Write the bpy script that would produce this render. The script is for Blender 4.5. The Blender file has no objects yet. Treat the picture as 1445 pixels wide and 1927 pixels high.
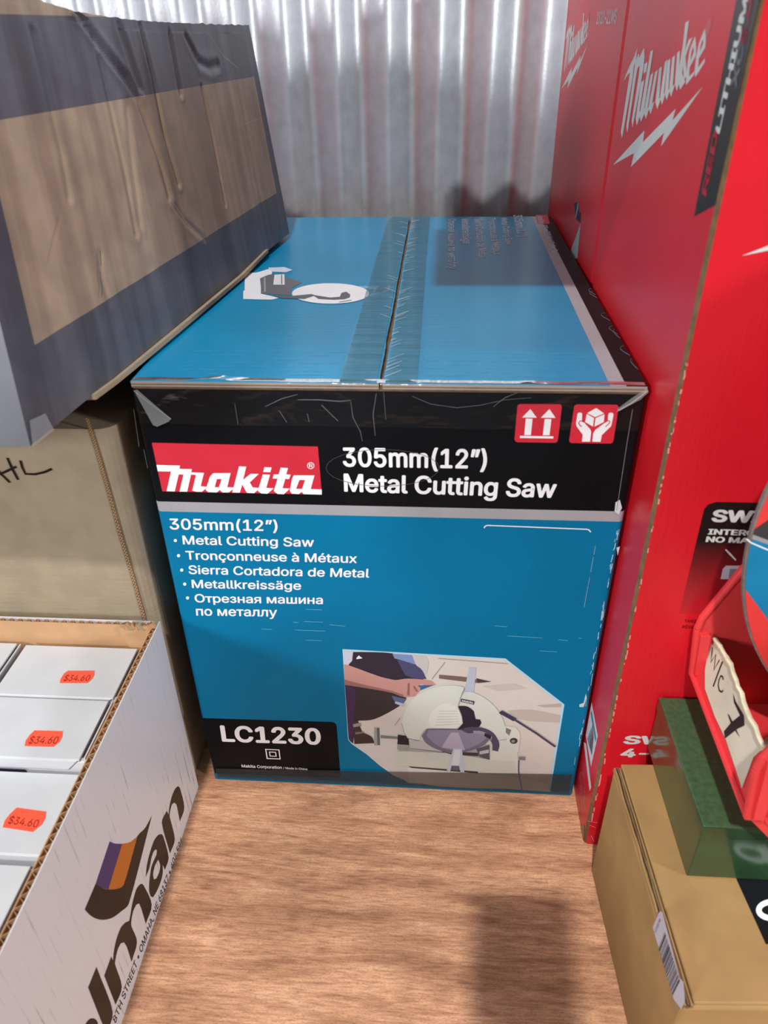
import bpy, bmesh, math, random
from mathutils import Vector, Matrix, noise
from mathutils.geometry import tessellate_polygon, interpolate_bezier, delaunay_2d_cdt

random.seed(7)
scene = bpy.context.scene
COL = scene.collection

# ------------------------------------------------------------------ camera
CAM = Vector((0.22041857, -0.49177622, 0.64929222))
YAW, PITCH, ROLL, FPX = 0.07794833, 0.56978903, -0.01996901, 1412.63
_cy, _sy, _cp, _sp = math.cos(YAW), math.sin(YAW), math.cos(PITCH), math.sin(PITCH)
FWD = Vector((-_sy * _cp, _cy * _cp, -_sp))
_r0 = Vector((_cy, _sy, 0)); _u0 = _r0.cross(FWD)
RIGHT = math.cos(ROLL) * _r0 + math.sin(ROLL) * _u0
UP = -math.sin(ROLL) * _r0 + math.cos(ROLL) * _u0
cd = bpy.data.cameras.new('camera'); cam = bpy.data.objects.new('camera', cd); COL.objects.link(cam)
cam.matrix_world = Matrix(((RIGHT.x, UP.x, -FWD.x, CAM.x), (RIGHT.y, UP.y, -FWD.y, CAM.y), (RIGHT.z, UP.z, -FWD.z, CAM.z), (0, 0, 0, 1)))
cd.sensor_fit = 'VERTICAL'; cd.sensor_height = 36.0; cd.lens = FPX / 1927 * 36.0
cd.clip_start = 0.02; cd.clip_end = 50
cd.dof.use_dof = True; cd.dof.focus_distance = 0.72; cd.dof.aperture_fstop = 8.8
scene.camera = cam

# ------------------------------------------------------------------ world, lamps, exposure
W = bpy.data.worlds.new('shop'); scene.world = W; W.use_nodes = True
W.node_tree.nodes['Background'].inputs[0].default_value = (0.93, 0.96, 1.0, 1)
W.node_tree.nodes['Background'].inputs[1].default_value = 0.17
def lamp(name, loc, target, size, power, col=(1, 1, 1)):
    ld = bpy.data.lights.new(name, 'AREA'); ld.shape = 'DISK'; ld.size = size; ld.energy = power; ld.color = col
    o = bpy.data.objects.new(name, ld); COL.objects.link(o); o.location = loc
    o.rotation_euler = (Vector(target) - Vector(loc)).to_track_quat('-Z', 'Y').to_euler()
    return o
lamp('aisle_lamp', (-0.11, -2.38, 3.9), (0.25, -0.1, 0), 0.14, 150, (1, 0.97, 0.93))
lamp('ceiling_lamp', (0.02, -0.35, 3.3), (0.1, 0.2, 0.2), 0.25, 9, (0.95, 0.98, 1))
lamp('far_left_lamp', (-1.8, -1.9, 1.05), (0.2, 0.2, 0.35), 0.5, 46, (0.95, 0.98, 1))
lamp('far_right_lamp', (2.6, -1.2, 1.15), (0.0, -0.1, 0.15), 0.3, 44, (0.94, 0.97, 1))
vs = scene.view_settings
vs.view_transform = 'Standard'; vs.look = 'None'; vs.gamma = 1.0; vs.use_curve_mapping = False; vs.exposure = 0.0

# ------------------------------------------------------------------ helpers
def s2l(c):
    c = c / 255.0
    return c / 12.92 if c <= 0.04045 else ((c + 0.055) / 1.055) ** 2.4
def rgb(r, g, b): return (s2l(r), s2l(g), s2l(b), 1)

def ray(x, y): return FWD + RIGHT * ((x - 722.5) / FPX) - UP * ((y - 963.5) / FPX)
def hit(x, y, o, n):                       # where the sight line through a pixel meets a plane
    d = ray(x, y); return CAM + d * ((o - CAM).dot(n) / d.dot(n))
def K(x0, y0, s, pts): return [(x0 + x / s, y0 + y / s) for x, y in pts]

MATS = {}
def mat(name, col, rough=0.5, metal=0.0, var=0.06, scale=25, stretch=(1, 1, 1), bump=0.0, bscale=120, bstretch=None, coat=0.0, spec=0.5):
    if name in MATS: return MATS[name]
    m = bpy.data.materials.new(name); m.use_nodes = True; nt = m.node_tree; N = nt.nodes; Lk = nt.links
    b = N['Principled BSDF']
    b.inputs['Roughness'].default_value = rough; b.inputs['Metallic'].default_value = metal
    b.inputs['Specular IOR Level'].default_value = spec
    b.inputs['Coat Weight'].default_value = coat; b.inputs['Coat Roughness'].default_value = 0.12
    tc = N.new('ShaderNodeTexCoord')
    mp = N.new('ShaderNodeMapping'); mp.inputs['Scale'].default_value = stretch; Lk.new(tc.outputs['Object'], mp.inputs['Vector'])
    nz = N.new('ShaderNodeTexNoise'); nz.inputs['Scale'].default_value = scale; nz.inputs['Detail'].default_value = 5; Lk.new(mp.outputs[0], nz.inputs['Vector'])
    c = rgb(*col); lo = tuple(v * (1 - var * 2) for v in c[:3]) + (1,); hi = tuple(min(1, v * (1 + var * 2)) for v in c[:3]) + (1,)
    rp = N.new('ShaderNodeValToRGB'); rp.color_ramp.elements[0].color = lo; rp.color_ramp.elements[1].color = hi
    rp.color_ramp.elements[0].position = 0.3; rp.color_ramp.elements[1].position = 0.7
    Lk.new(nz.outputs['Fac'], rp.inputs['Fac']); Lk.new(rp.outputs['Color'], b.inputs['Base Color'])
    if bump:
        mp2 = N.new('ShaderNodeMapping'); mp2.inputs['Scale'].default_value = bstretch or stretch; Lk.new(tc.outputs['Object'], mp2.inputs['Vector'])
        n2 = N.new('ShaderNodeTexNoise'); n2.inputs['Scale'].default_value = bscale; n2.inputs['Detail'].default_value = 3; Lk.new(mp2.outputs[0], n2.inputs['Vector'])
        bp = N.new('ShaderNodeBump'); bp.inputs['Strength'].default_value = bump; bp.inputs['Distance'].default_value = 0.002
        Lk.new(n2.outputs['Fac'], bp.inputs['Height']); Lk.new(bp.outputs['Normal'], b.inputs['Normal'])
    MATS[name] = m; m.diffuse_color = c
    return m
def ink(r, g, b, rough=0.4, var=0.02): return mat('ink_%d_%d_%d_%d' % (r, g, b, int(rough * 100)), (r, g, b), rough, var=var, spec=0.25)

def film(name, tint, opac, rough=0.12, bump=0.3, bscale=60, stretch=(1, 1, 1), ior=1.45):
    if name in MATS: return MATS[name]
    m = bpy.data.materials.new(name); m.use_nodes = True; nt = m.node_tree; N = nt.nodes; Lk = nt.links
    for n in list(N): N.remove(n)
    out = N.new('ShaderNodeOutputMaterial')
    tr = N.new('ShaderNodeBsdfTransparent'); df = N.new('ShaderNodeBsdfDiffuse'); gl = N.new('ShaderNodeBsdfGlossy')
    df.inputs['Color'].default_value = rgb(*tint); gl.inputs['Roughness'].default_value = rough
    m1 = N.new('ShaderNodeMixShader'); m1.inputs[0].default_value = opac
    Lk.new(tr.outputs[0], m1.inputs[1]); Lk.new(df.outputs[0], m1.inputs[2])
    fr = N.new('ShaderNodeFresnel'); fr.inputs['IOR'].default_value = ior
    m2 = N.new('ShaderNodeMixShader'); Lk.new(fr.outputs[0], m2.inputs[0]); Lk.new(m1.outputs[0], m2.inputs[1]); Lk.new(gl.outputs[0], m2.inputs[2])
    tc = N.new('ShaderNodeTexCoord'); mp = N.new('ShaderNodeMapping'); mp.inputs['Scale'].default_value = stretch; Lk.new(tc.outputs['Object'], mp.inputs['Vector'])
    nz = N.new('ShaderNodeTexNoise'); nz.inputs['Scale'].default_value = bscale; Lk.new(mp.outputs[0], nz.inputs['Vector'])
    bp = N.new('ShaderNodeBump'); bp.inputs['Strength'].default_value = bump; bp.inputs['Distance'].default_value = 0.003
    Lk.new(nz.outputs['Fac'], bp.inputs['Height']); Lk.new(bp.outputs[0], gl.inputs['Normal']); Lk.new(bp.outputs[0], fr.inputs['Normal'])
    Lk.new(m2.outputs[0], out.inputs[0]); MATS[name] = m
    return m

def thing(name, label, cat, loc, group=None):
    o = bpy.data.objects.new(name, None); COL.objects.link(o); o.empty_display_size = 0.05
    o.location = loc; o['label'] = label; o['category'] = cat
    if group: o['group'] = group
    return o
def root_loc(p):
    while p is not None and p.parent is not None: p = p.parent
    return Vector(p.location) if p is not None else Vector((0, 0, 0))

class MB:
    def __init__(s): s.v = []; s.f = []; s.m = []; s.mats = []; s.uv = None
    def mi(s, m):
        if m not in s.mats: s.mats.append(m)
        return s.mats.index(m)
    def face(s, pts, m):
        b = len(s.v); s.v += [Vector(p) for p in pts]; s.f.append(tuple(range(b, b + len(pts)))); s.m.append(s.mi(m))
    def shared(s, verts, faces, m):
        b = len(s.v); s.v += [Vector(p) for p in verts]; i = s.mi(m)
        for f in faces: s.f.append(tuple(b + k for k in f)); s.m.append(i)
    def hexa(s, c, m, mt=None):            # eight corners: bottom ring of four, top ring of four
        q = [(0, 3, 2, 1), (4, 5, 6, 7), (0, 1, 5, 4), (1, 2, 6, 5), (2, 3, 7, 6), (3, 0, 4, 7)]
        b = len(s.v); s.v += [Vector(p) for p in c]
        for i, f in enumerate(q):
            s.f.append(tuple(b + k for k in f)); s.m.append(s.mi((mt or {}).get(i, m)))
    def box(s, x0, x1, y0, y1, z0, z1, m, mt=None):   # face ids: 0 bottom 1 top 2 -y 3 +x 4 +y 5 -x
        s.hexa([(x0, y0, z0), (x1, y0, z0), (x1, y1, z0), (x0, y1, z0), (x0, y0, z1), (x1, y0, z1), (x1, y1, z1), (x0, y1, z1)], m, mt)
    def prism(s, pts, vec, m):             # planar outline pushed along a vector
        pts = [Vector(p) for p in pts]; vec = Vector(vec); n = len(pts)
        tris = tessellate_polygon([pts]); b = len(s.v); s.v += pts + [p + vec for p in pts]; i = s.mi(m)
        for t in tris:
            s.f.append(tuple(b + k for k in t)); s.m.append(i)
            s.f.append(tuple(b + n + k for k in reversed(t))); s.m.append(i)
        for k in range(n):
            j = (k + 1) % n; s.f.append((b + k, b + j, b + n + j, b + n + k)); s.m.append(i)
    def tube(s, pts, r, m, n=8, close=True):
        pts = [Vector(p) for p in pts]; b = len(s.v); i = s.mi(m)
        for k, p in enumerate(pts):
            d = (pts[min(k + 1, len(pts) - 1)] - pts[max(k - 1, 0)]).normalized()
            a = d.orthogonal().normalized(); c = d.cross(a)
            s.v += [p + (a * math.cos(2 * math.pi * j / n) + c * math.sin(2 * math.pi * j / n)) * r for j in range(n)]
        for k in range(len(pts) - 1):
            for j in range(n):
                s.f.append((b + k * n + j, b + k * n + (j + 1) % n, b + (k + 1) * n + (j + 1) % n, b + (k + 1) * n + j)); s.m.append(i)
        s.f.append(tuple(b + j for j in reversed(range(n)))); s.m.append(i)
        s.f.append(tuple(b + (len(pts) - 1) * n + j for j in range(n))); s.m.append(i)
    def build(s, name, parent=None, bevel=0.0, seg=2, smooth=False, fix=True, label=None):
        me = bpy.data.meshes.new(name); L = root_loc(parent)
        me.from_pydata([v - L for v in s.v], [], s.f)
        for m in s.mats: me.materials.append(m)
        for p, k in zip(me.polygons, s.m): p.material_index = k
        if s.uv:
            ul = me.uv_layers.new(name='face')
            for lp in me.loops: ul.data[lp.index].uv = s.uv.get(lp.vertex_index, (-1, -1))
        if fix:
            bm = bmesh.new(); bm.from_mesh(me); bmesh.ops.recalc_face_normals(bm, faces=bm.faces); bm.to_mesh(me); bm.free()
        if smooth:
            for p in me.polygons: p.use_smooth = True
        me.update()
        o = bpy.data.objects.new(name, me); COL.objects.link(o)
        if parent is not None: o.parent = parent
        if bevel:
            md = o.modifiers.new('bevel', 'BEVEL'); md.width = bevel; md.segments = seg; md.limit_method = 'ANGLE'
        if label: o['label'] = label
        return o

_tc = {}
try:                                        # the sans face that ships with Blender itself
    import os
    FONT = bpy.data.fonts.load(os.path.join(bpy.utils.system_resource('DATAFILES'), 'fonts', 'Inter.woff2'))
except Exception:
    FONT = None
def glyphs(body):
    if body in _tc: return _tc[body]
    cu = bpy.data.curves.new('t', 'FONT'); cu.body = body
    if FONT: cu.font = FONT
    o = bpy.data.objects.new('t', cu); COL.objects.link(o)
    dg = bpy.context.evaluated_depsgraph_get(); dg.update()
    cv = o.to_curve(dg); C = []
    for sp in cv.splines:                     # every outline as a polygon of its own
        B = sp.bezier_points; P = []
        for k in range(len(B)):
            a, b = B[k], B[(k + 1) % len(B)]
            st = (a.handle_right - a.co).cross(b.co - a.co).length + (b.handle_left - a.co).cross(b.co - a.co).length < 1e-5
            q = [a.co.copy(), b.co.copy()] if st else interpolate_bezier(a.co, a.handle_right, b.handle_left, b.co, 6)
            P += [Vector((v.x, v.y, 0)) for v in q[:-1]]
        P = [v for k, v in enumerate(P) if (v - P[k - 1]).length > 1e-5]
        if len(P) > 2: C.append(P)
    o.to_curve_clear(); bpy.data.objects.remove(o); bpy.data.curves.remove(cu)
    bb = [(min(q.x for q in P), max(q.x for q in P), min(q.y for q in P), max(q.y for q in P)) for P in C]
    G = []                                    # outlines that touch form one letter
    for k in sorted(range(len(C)), key=lambda n_: bb[n_][0]):
        if G and bb[k][0] < G[-1][1] - 1e-4: G[-1][0].append(k); G[-1][1] = max(G[-1][1], bb[k][1])
        else: G.append([[k], bb[k][1]])
    V = []; F = []
    for ks, _ in G:
        pts = []; ed = []
        for k in ks: n_ = len(C[k]); ed += [(len(pts) + a, len(pts) + (a + 1) % n_) for a in range(n_)]; pts += [q.xy for q in C[k]]
        ov, _e, of = delaunay_2d_cdt(pts, ed, [], 0, 1e-6)[:3]
        b0 = len(V); V += [Vector((q.x, q.y, 0)) for q in ov]
        for t in of:
            x = sum(ov[k].x for k in t) / 3; y = sum(ov[k].y for k in t) / 3; wn = 0
            for k in ks:                      # winding number of the facet's middle
                if not (bb[k][0] <= x <= bb[k][1] and bb[k][2] <= y <= bb[k][3]): continue
                P = C[k]
                for m in range(len(P)):
                    a, b = P[m - 1], P[m]
                    if (a.y > y) != (b.y > y) and x < (b.x - a.x) * (y - a.y) / (b.y - a.y) + a.x: wn += 1 if b.y > a.y else -1
            if wn:
                a, b, c_ = (ov[k] for k in t)
                F.append(tuple(b0 + k for k in (t if (b - a).cross(c_ - a) > 0 else reversed(t))))
    _tc[body] = (V, F)
    return V, F

def curve(P, lim=40, sub=4):                # rounds the gentle turns of an outline, keeps its sharp corners
    n = len(P); T = []
    for i in range(n):
        a, b, c_ = P[i - 1], P[i], P[(i + 1) % n]
        u = (b[0] - a[0], b[1] - a[1]); v = (c_[0] - b[0], c_[1] - b[1])
        an = abs(math.degrees(math.atan2(u[0] * v[1] - u[1] * v[0], u[0] * v[0] + u[1] * v[1])))
        T.append(((c_[0] - a[0]) / 2, (c_[1] - a[1]) / 2) if an < lim else None)
    O = []
    for i in range(n):
        p0, p1 = P[i], P[(i + 1) % n]; t0, t1 = T[i], T[(i + 1) % n]; d = (p1[0] - p0[0], p1[1] - p0[1]); L = math.hypot(*d)
        def cl(t):
            if t is None: return d
            l = math.hypot(*t); k = min(1, L / l) if l else 1
            return (t[0] * k, t[1] * k)
        a, b = cl(t0), cl(t1); m = sub if (t0 or t1) else 1
        for k in range(m):
            u = k / m; h0 = 2 * u ** 3 - 3 * u * u + 1; h1 = u ** 3 - 2 * u * u + u; h2 = -2 * u ** 3 + 3 * u * u; h3 = u ** 3 - u * u
            O.append((h0 * p0[0] + h1 * a[0] + h2 * p1[0] + h3 * b[0], h0 * p0[1] + h1 * a[1] + h2 * p1[1] + h3 * b[1]))
    return O

class Print(MB):                            # flat printing that lies on a face of a thing
    STEP = 0.00012
    def __init__(s, o, n):
        super().__init__(); s.k = 0; s.o = Vector(o); s.n = Vector(n).normalized()
        s.e1 = s.n.orthogonal().normalized(); s.e2 = s.n.cross(s.e1)
    def at(s, p): return hit(p[0], p[1], s.o, s.n)
    def _pts(s, pts, w): return [Vector(p) if w else s.at(p) for p in pts]
    def poly(s, pts, m, lay=1, holes=(), world=False, soft=False):
        if soft: pts = curve(pts); holes = [curve(h) for h in holes]
        loops = [s._pts(pts, world)] + [s._pts(h, world) for h in holes]
        flat = [Vector(((q - s.o).dot(s.e1), (q - s.o).dot(s.e2), 0)) for l in loops for q in l]
        out = []; k = 0
        for l in loops: out.append(flat[k:k + len(l)]); k += len(l)
        s.k = (s.k + 1) % 8; off = s.n * (s.STEP * lay + 1.2e-5 * s.k); b = len(s.v); i = s.mi(m)
        s.v += [q + off for l in loops for q in l]
        for t in tessellate_polygon(out):
            a, c, d = (flat[j] for j in t)
            if (c - a).cross(d - a).z < 0: t = tuple(reversed(t))
            s.f.append(tuple(b + j for j in t)); s.m.append(i)
    def ring(s, c, rx, ry, w, m, lay=1, n=24):
        P = [(c[0] + rx * math.cos(2 * math.pi * k / n), c[1] + ry * math.sin(2 * math.pi * k / n)) for k in range(n)]
        Q = [(c[0] + (rx - w) * math.cos(2 * math.pi * k / n), c[1] + (ry - w) * math.sin(2 * math.pi * k / n)) for k in range(n)]
        s.poly(P, m, lay, [Q])
    def dot(s, c, rx, ry, m, lay=1, n=16):
        s.poly([(c[0] + rx * math.cos(2 * math.pi * k / n), c[1] + ry * math.sin(2 * math.pi * k / n)) for k in range(n)], m, lay)
    def stroke(s, pts, wid, m, lay=1, world=False, taper=False):
        s.k = (s.k + 1) % 8
        P = s._pts(pts, world); n = len(P); L = []; R = []
        for k in range(n):
            d = (P[min(k + 1, n - 1)] - P[max(k - 1, 0)])
            if d.length < 1e-7: d = s.e1
            a = s.n.cross(d.normalized()) * (wid / 2) * (0.35 + 0.65 * math.sin(math.pi * (k + 0.5) / n) if taper else 1)
            L.append(P[k] + a); R.append(P[k] - a)
        off = s.n * (s.STEP * lay + 1.2e-5 * s.k)
        for k in range(n - 1):
            s.face([R[k] + off, R[k + 1] + off, L[k + 1] + off, L[k] + off], m)
    def text(s, body, P0, P1, T0, m, lay=2, bold=0.02, ref='H', world=False):
        v, f = glyphs(body); rv, _ = glyphs(ref)
        x0 = min(q.x for q in v); x1 = max(q.x for q in v); z0 = min(q.y for q in rv); z1 = max(q.y for q in rv)
        A, B, C = s._pts([P0, P1, T0], world); off = s.n * (s.STEP * lay)
        ux, uy = (B - A) / (x1 - x0), (C - A) / (z1 - z0)
        flip = ux.cross(uy).dot(s.n) < 0
        r = bold * .8; ns = 6 if bold > .001 else 1; rnd = random.Random(len(body)); mi_ = s.mi(m)
        for k in range(ns):                             # weight: the glyphs stamped around a small circle
            dx, dy = (r * math.cos(k * math.pi / 3), r * .8 * math.sin(k * math.pi / 3)) if ns > 1 else (0, 0)
            P = [A + ux * (q.x - x0 + dx) + uy * (q.y - z0 + dy) + off for q in v]
            for t in f:                                 # no two printed facets share one plane exactly
                e = s.n * (rnd.random() * 7e-5); q0 = len(s.v)
                s.v += [P[w_] + e for w_ in (reversed(t) if flip else t)]; s.f.append(tuple(range(q0, q0 + len(t)))); s.m.append(mi_)
    def build(s, name, parent=None, label=None): return MB.build(s, name, parent, fix=False, label=label)

def struct(o): o['kind'] = 'structure'; return o

# ------------------------------------------------------------------ materials shared by the cartons
KRAFT = mat('kraft', (156, 140, 117), 0.75, var=0.05, scale=40, bump=0.15, bscale=60, bstretch=(1, 1, 6))
KRAFT_TAN = mat('kraft_tan', (160, 126, 78), 0.7, var=0.05, scale=30, bump=0.15, bscale=50)
KRAFT_IN = mat('kraft_inside', (190, 148, 108), 0.75, var=0.05, scale=30)
KRAFT_DK = mat('kraft_edge', (112, 86, 58), 0.85, var=0.12, scale=150)
WHITE = ink(232, 232, 236)

# ------------------------------------------------------------------ setting: plywood shelf, corrugated wall
def plywood():
    m = bpy.data.materials.new('plywood'); m.use_nodes = True; nt = m.node_tree; N = nt.nodes; Lk = nt.links; b = N['Principled BSDF']
    tc = N.new('ShaderNodeTexCoord')
    def nz(sc, st, det=6, dist=0.0):
        mp = N.new('ShaderNodeMapping'); mp.inputs['Scale'].default_value = st; Lk.new(tc.outputs['Object'], mp.inputs['Vector'])
        n = N.new('ShaderNodeTexNoise'); n.inputs['Scale'].default_value = sc; n.inputs['Detail'].default_value = det; n.inputs['Distortion'].default_value = dist
        Lk.new(mp.outputs[0], n.inputs['Vector']); return n
    g = nz(9, (1, 7, 1), 8, 1.6); fine = nz(70, (1, 8, 1), 5); blot = nz(8, (1, 1.5, 1), 4)
    r = N.new('ShaderNodeValToRGB'); e = r.color_ramp.elements
    e[0].position = 0.28; e[0].color = rgb(172, 122, 92); e[1].position = 0.72; e[1].color = rgb(230, 180, 143)
    x = e.new(0.5); x.color = rgb(214, 160, 124)
    Lk.new(g.outputs['Fac'], r.inputs['Fac'])
    r2 = N.new('ShaderNodeValToRGB'); r2.color_ramp.elements[0].position = 0.3; r2.color_ramp.elements[0].color = (0.66, 0.61, 0.57, 1)
    r2.color_ramp.elements[1].position = 0.6; r2.color_ramp.elements[1].color = (1.05, 1.05, 1.05, 1)
    Lk.new(fine.outputs['Fac'], r2.inputs['Fac'])
    r3 = N.new('ShaderNodeValToRGB'); r3.color_ramp.elements[0].position = 0.32; r3.color_ramp.elements[0].color = (0.66, 0.62, 0.56, 1)
    r3.color_ramp.elements[1].position = 0.55; r3.color_ramp.elements[1].color = (1, 1, 1, 1)
    Lk.new(blot.outputs['Fac'], r3.inputs['Fac'])
    def mul(a, c):
        k = N.new('ShaderNodeMix'); k.data_type = 'RGBA'; k.blend_type = 'MULTIPLY'; k.inputs[0].default_value = 1
        Lk.new(a, k.inputs[6]); Lk.new(c, k.inputs[7]); return k.outputs[2]
    mpw = N.new('ShaderNodeMapping'); mpw.inputs['Scale'].default_value = (.35, 1, 1); Lk.new(tc.outputs['Object'], mpw.inputs['Vector'])
    wv = N.new('ShaderNodeTexWave'); wv.wave_type = 'BANDS'; wv.bands_direction = 'Y'; wv.inputs['Scale'].default_value = 9; wv.inputs['Distortion'].default_value = 9
    wv.inputs['Detail'].default_value = 4; wv.inputs['Detail Scale'].default_value = 1.3; Lk.new(mpw.outputs[0], wv.inputs['Vector'])
    r4 = N.new('ShaderNodeValToRGB'); r4.color_ramp.elements[0].position = 0.0; r4.color_ramp.elements[0].color = (0.86, 0.82, 0.79, 1)
    r4.color_ramp.elements[1].position = 0.35; r4.color_ramp.elements[1].color = (1.03, 1.03, 1.03, 1); Lk.new(wv.outputs['Fac'], r4.inputs['Fac'])
    spk = nz(420, (1, 3, 1), 2); r5 = N.new('ShaderNodeValToRGB'); r5.color_ramp.elements[0].position = 0.30; r5.color_ramp.elements[0].color = (0.72, 0.68, 0.66, 1)
    r5.color_ramp.elements[1].position = 0.52; r5.color_ramp.elements[1].color = (1.04, 1.04, 1.04, 1); Lk.new(spk.outputs['Fac'], r5.inputs['Fac'])
    Lk.new(mul(mul(mul(mul(r.outputs[0], r2.outputs[0]), r3.outputs[0]), r4.outputs[0]), r5.outputs[0]), b.inputs['Base Color'])
    b.inputs['Roughness'].default_value = 0.55
    bp = N.new('ShaderNodeBump'); bp.inputs['Strength'].default_value = 0.25; bp.inputs['Distance'].default_value = 0.001
    Lk.new(fine.outputs['Fac'], bp.inputs['Height']); Lk.new(bp.outputs[0], b.inputs['Normal'])
    return m
fl = MB(); fl.box(-1.0, 1.3, -0.62, 0.66, -0.018, 0.0, plywood()); struct(fl.build('floor'))

GALV = mat('galvanised', (208, 210, 216), 0.46, metal=0.65, var=0.04, scale=60, bump=0.12, bscale=260)
wl = MB(); nx = 560; X0 = -1.0; X1 = 1.3; vs_ = []; fs_ = []
for i in range(nx + 1):
    x = X0 + (X1 - X0) * i / nx; y = 0.632 - 0.0115 * math.cos(2 * math.pi * (x - 0.0485) / 0.0662)
    vs_ += [(x, y, 0.0), (x, y, 2.2)]
for i in range(nx): fs_.append((2 * i, 2 * i + 2, 2 * i + 3, 2 * i + 1))
wl.shared(vs_, fs_, GALV); struct(wl.build('wall_back', smooth=True, fix=False))

# ------------------------------------------------------------------ the blue saw carton in the middle
BW, BD, BH = 0.36617, 0.56321, 0.44
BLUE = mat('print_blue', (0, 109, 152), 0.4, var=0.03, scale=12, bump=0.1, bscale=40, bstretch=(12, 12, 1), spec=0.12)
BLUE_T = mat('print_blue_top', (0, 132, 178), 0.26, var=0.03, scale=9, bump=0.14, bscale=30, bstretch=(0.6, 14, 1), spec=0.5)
BLACK = mat('print_black', (17, 18, 21), 0.34, var=0.15, scale=10, bump=0.1, bscale=40, bstretch=(12, 12, 1), spec=0.06)
GREYP = mat('print_grey', (152, 152, 158), 0.4, var=0.03)
RED = mat('print_red', (198, 36, 56), 0.4, var=0.03)
mk = thing('saw_carton', 'large blue and black carton for a metal cutting saw, in the middle', 'box', (BW / 2, BD / 2, 0))
def round_rect(x0, x1, y0, y1, r, n=4):
    P = []
    for cx, cy, a0 in ((x1 - r, y0 + r, -90), (x1 - r, y1 - r, 0), (x0 + r, y1 - r, 90), (x0 + r, y0 + r, 180)):
        for k in range(n + 1):
            a = math.radians(a0 + 90 * k / n); P.append((cx + r * math.cos(a), cy + r * math.sin(a)))
    return P
b = MB(); loop = round_rect(0, BW, 0, BD, 0.004); n = len(loop)
zs = [0.0, 0.3292, 0.3385, BH - 0.0052]
for k in range(3):
    z0, z1 = zs[k], zs[k + 1]
    b.shared([(x, y, z0) for x, y in loop] + [(x, y, z1) for x, y in loop],
             [(i, (i + 1) % n, n + (i + 1) % n, n + i) for i in range(n)], (BLUE, GREYP, BLACK)[k])
b.shared([(x, y, 0) for x, y in loop], [tuple(reversed(range(n)))], KRAFT); b.shared([(x, y, zs[3]) for x, y in loop], [tuple(range(n))], KRAFT_DK)
b.build('carton_body', mk, fix=True)
# two top flaps meeting at a ragged seam
SX = 0.1816
for side, x0, x1 in (('l', 0.0006, SX - 0.0016), ('r', SX + 0.0014, BW - 0.0006)):
    f = MB(); ny = 60; z0, z1 = BH - 0.0048, BH
    for i in range(ny):
        ya, yb = 0.0008 + (BD - 0.0016) * i / ny, 0.0008 + (BD - 0.0016) * (i + 1) / ny
        def rag(y, s): return 0.0008 * noise.noise(Vector((y * 60, s * 3.1, 0))) + 0.0008 * noise.noise(Vector((y * 14, s * 7, 2)))
        xa0, xa1, xb0, xb1 = x0, x1, x0, x1
        if side == 'l': xa1 += rag(ya, 1); xb1 += rag(yb, 1)
        else: xa0 += rag(ya, 2); xb0 += rag(yb, 2)
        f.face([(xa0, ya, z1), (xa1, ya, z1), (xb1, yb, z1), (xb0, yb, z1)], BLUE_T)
        f.face([(xa0, ya, z0), (xb0, yb, z0), (xb0, yb, z1), (xa0, ya, z1)], KRAFT)
        f.face([(xa1, ya, z0), (xa1, ya, z1), (xb1, yb, z1), (xb1, yb, z0)], KRAFT)
        if i == 0:
            for q, mm in ((0, KRAFT_DK), (1, GREYP), (2, KRAFT_DK), (3, KRAFT), (4, GREYP)):
                za, zb = z0 + (z1 - z0) * q / 5, z0 + (z1 - z0) * (q + 1) / 5
                f.face([(xa0, ya, za), (xa1, ya, za), (xa1, ya, zb), (xa0, ya, zb)], mm)
        if i == ny - 1: f.face([(xb0, yb, z0), (xb0, yb, z1), (xb1, yb, z1), (xb1, yb, z0)], KRAFT)
    f.build('top_flap', mk, fix=False)

UPZ = (0, 0, 1); TOPO = (0, 0, BH)
p = Print(TOPO, UPZ)                          # black edge band with its grey line
p.poly([(0.3515, 0.0008, BH), (BW - 0.0007, 0.0008, BH), (BW - 0.0007, BD - 0.001, BH), (0.3515, BD - 0.001, BH)], BLACK, 1, world=True)
p.poly([(0.3405, 0.0008, BH), (0.3515, 0.0008, BH), (0.3515, BD - 0.001, BH), (0.3405, BD - 0.001, BH)], GREYP, 1, world=True)
p.build('edge_band', mk)
c = (820, 400, 5.161)
p = Print(TOPO, UPZ); LT = ink(200, 212, 224)
for t, a in (('305mm(12\u201d)', ((752, 28), (800, 235), (835, 28))), ('Metal Cutting Saw', ((632, 55), (682, 315), (692, 52))),
             ('Tron\u00e7onneuse \u00e0 M\u00e9taux', ((508, 58), (560, 412), (578, 55))), ('Sierra Cortadora de Metal', ((378, 62), (420, 442), (447, 60))),
             ('Metallkreiss\u00e4ge', ((250, 62), (264, 300), (324, 62))), ('\u041e\u0442\u0440\u0435\u0437\u043d\u0430\u044f \u043c\u0430\u0448\u0438\u043d\u0430 \u043f\u043e \u043c\u0435\u0442\u0430\u043b\u043b\u0443', ((122, 65), (122, 548), (192, 65)))):
    p.text(t, *K(*c, a), LT, 2, 0.02)
p.poly(K(*c, [(968, 25), (1085, 25), (1108, 110), (990, 113)]), RED, 2)
p.text('makita', *K(*c, ((985, 40), (1003, 105), (1040, 40))), LT, 3, 0.02, ref='k')
p.text('305mm(12\u201d) Metal Cutting Saw', *K(*c, ((1020, 125), (1132, 405), (1078, 122))), LT, 2, 0.02)
p.build('top_lettering', mk)
c = (440, 480, 4.5156)
p = Print(TOPO, UPZ); SW = ink(222, 224, 229); DG = ink(100, 101, 106)
p.poly(K(*c, [(80, 150), (190, 150), (310, 115), (330, 130), (320, 170), (230, 200), (230, 330), (380, 365), (320, 380), (80, 375), (80, 310), (92, 300), (92, 185)]), SW, 2, soft=True)
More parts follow.
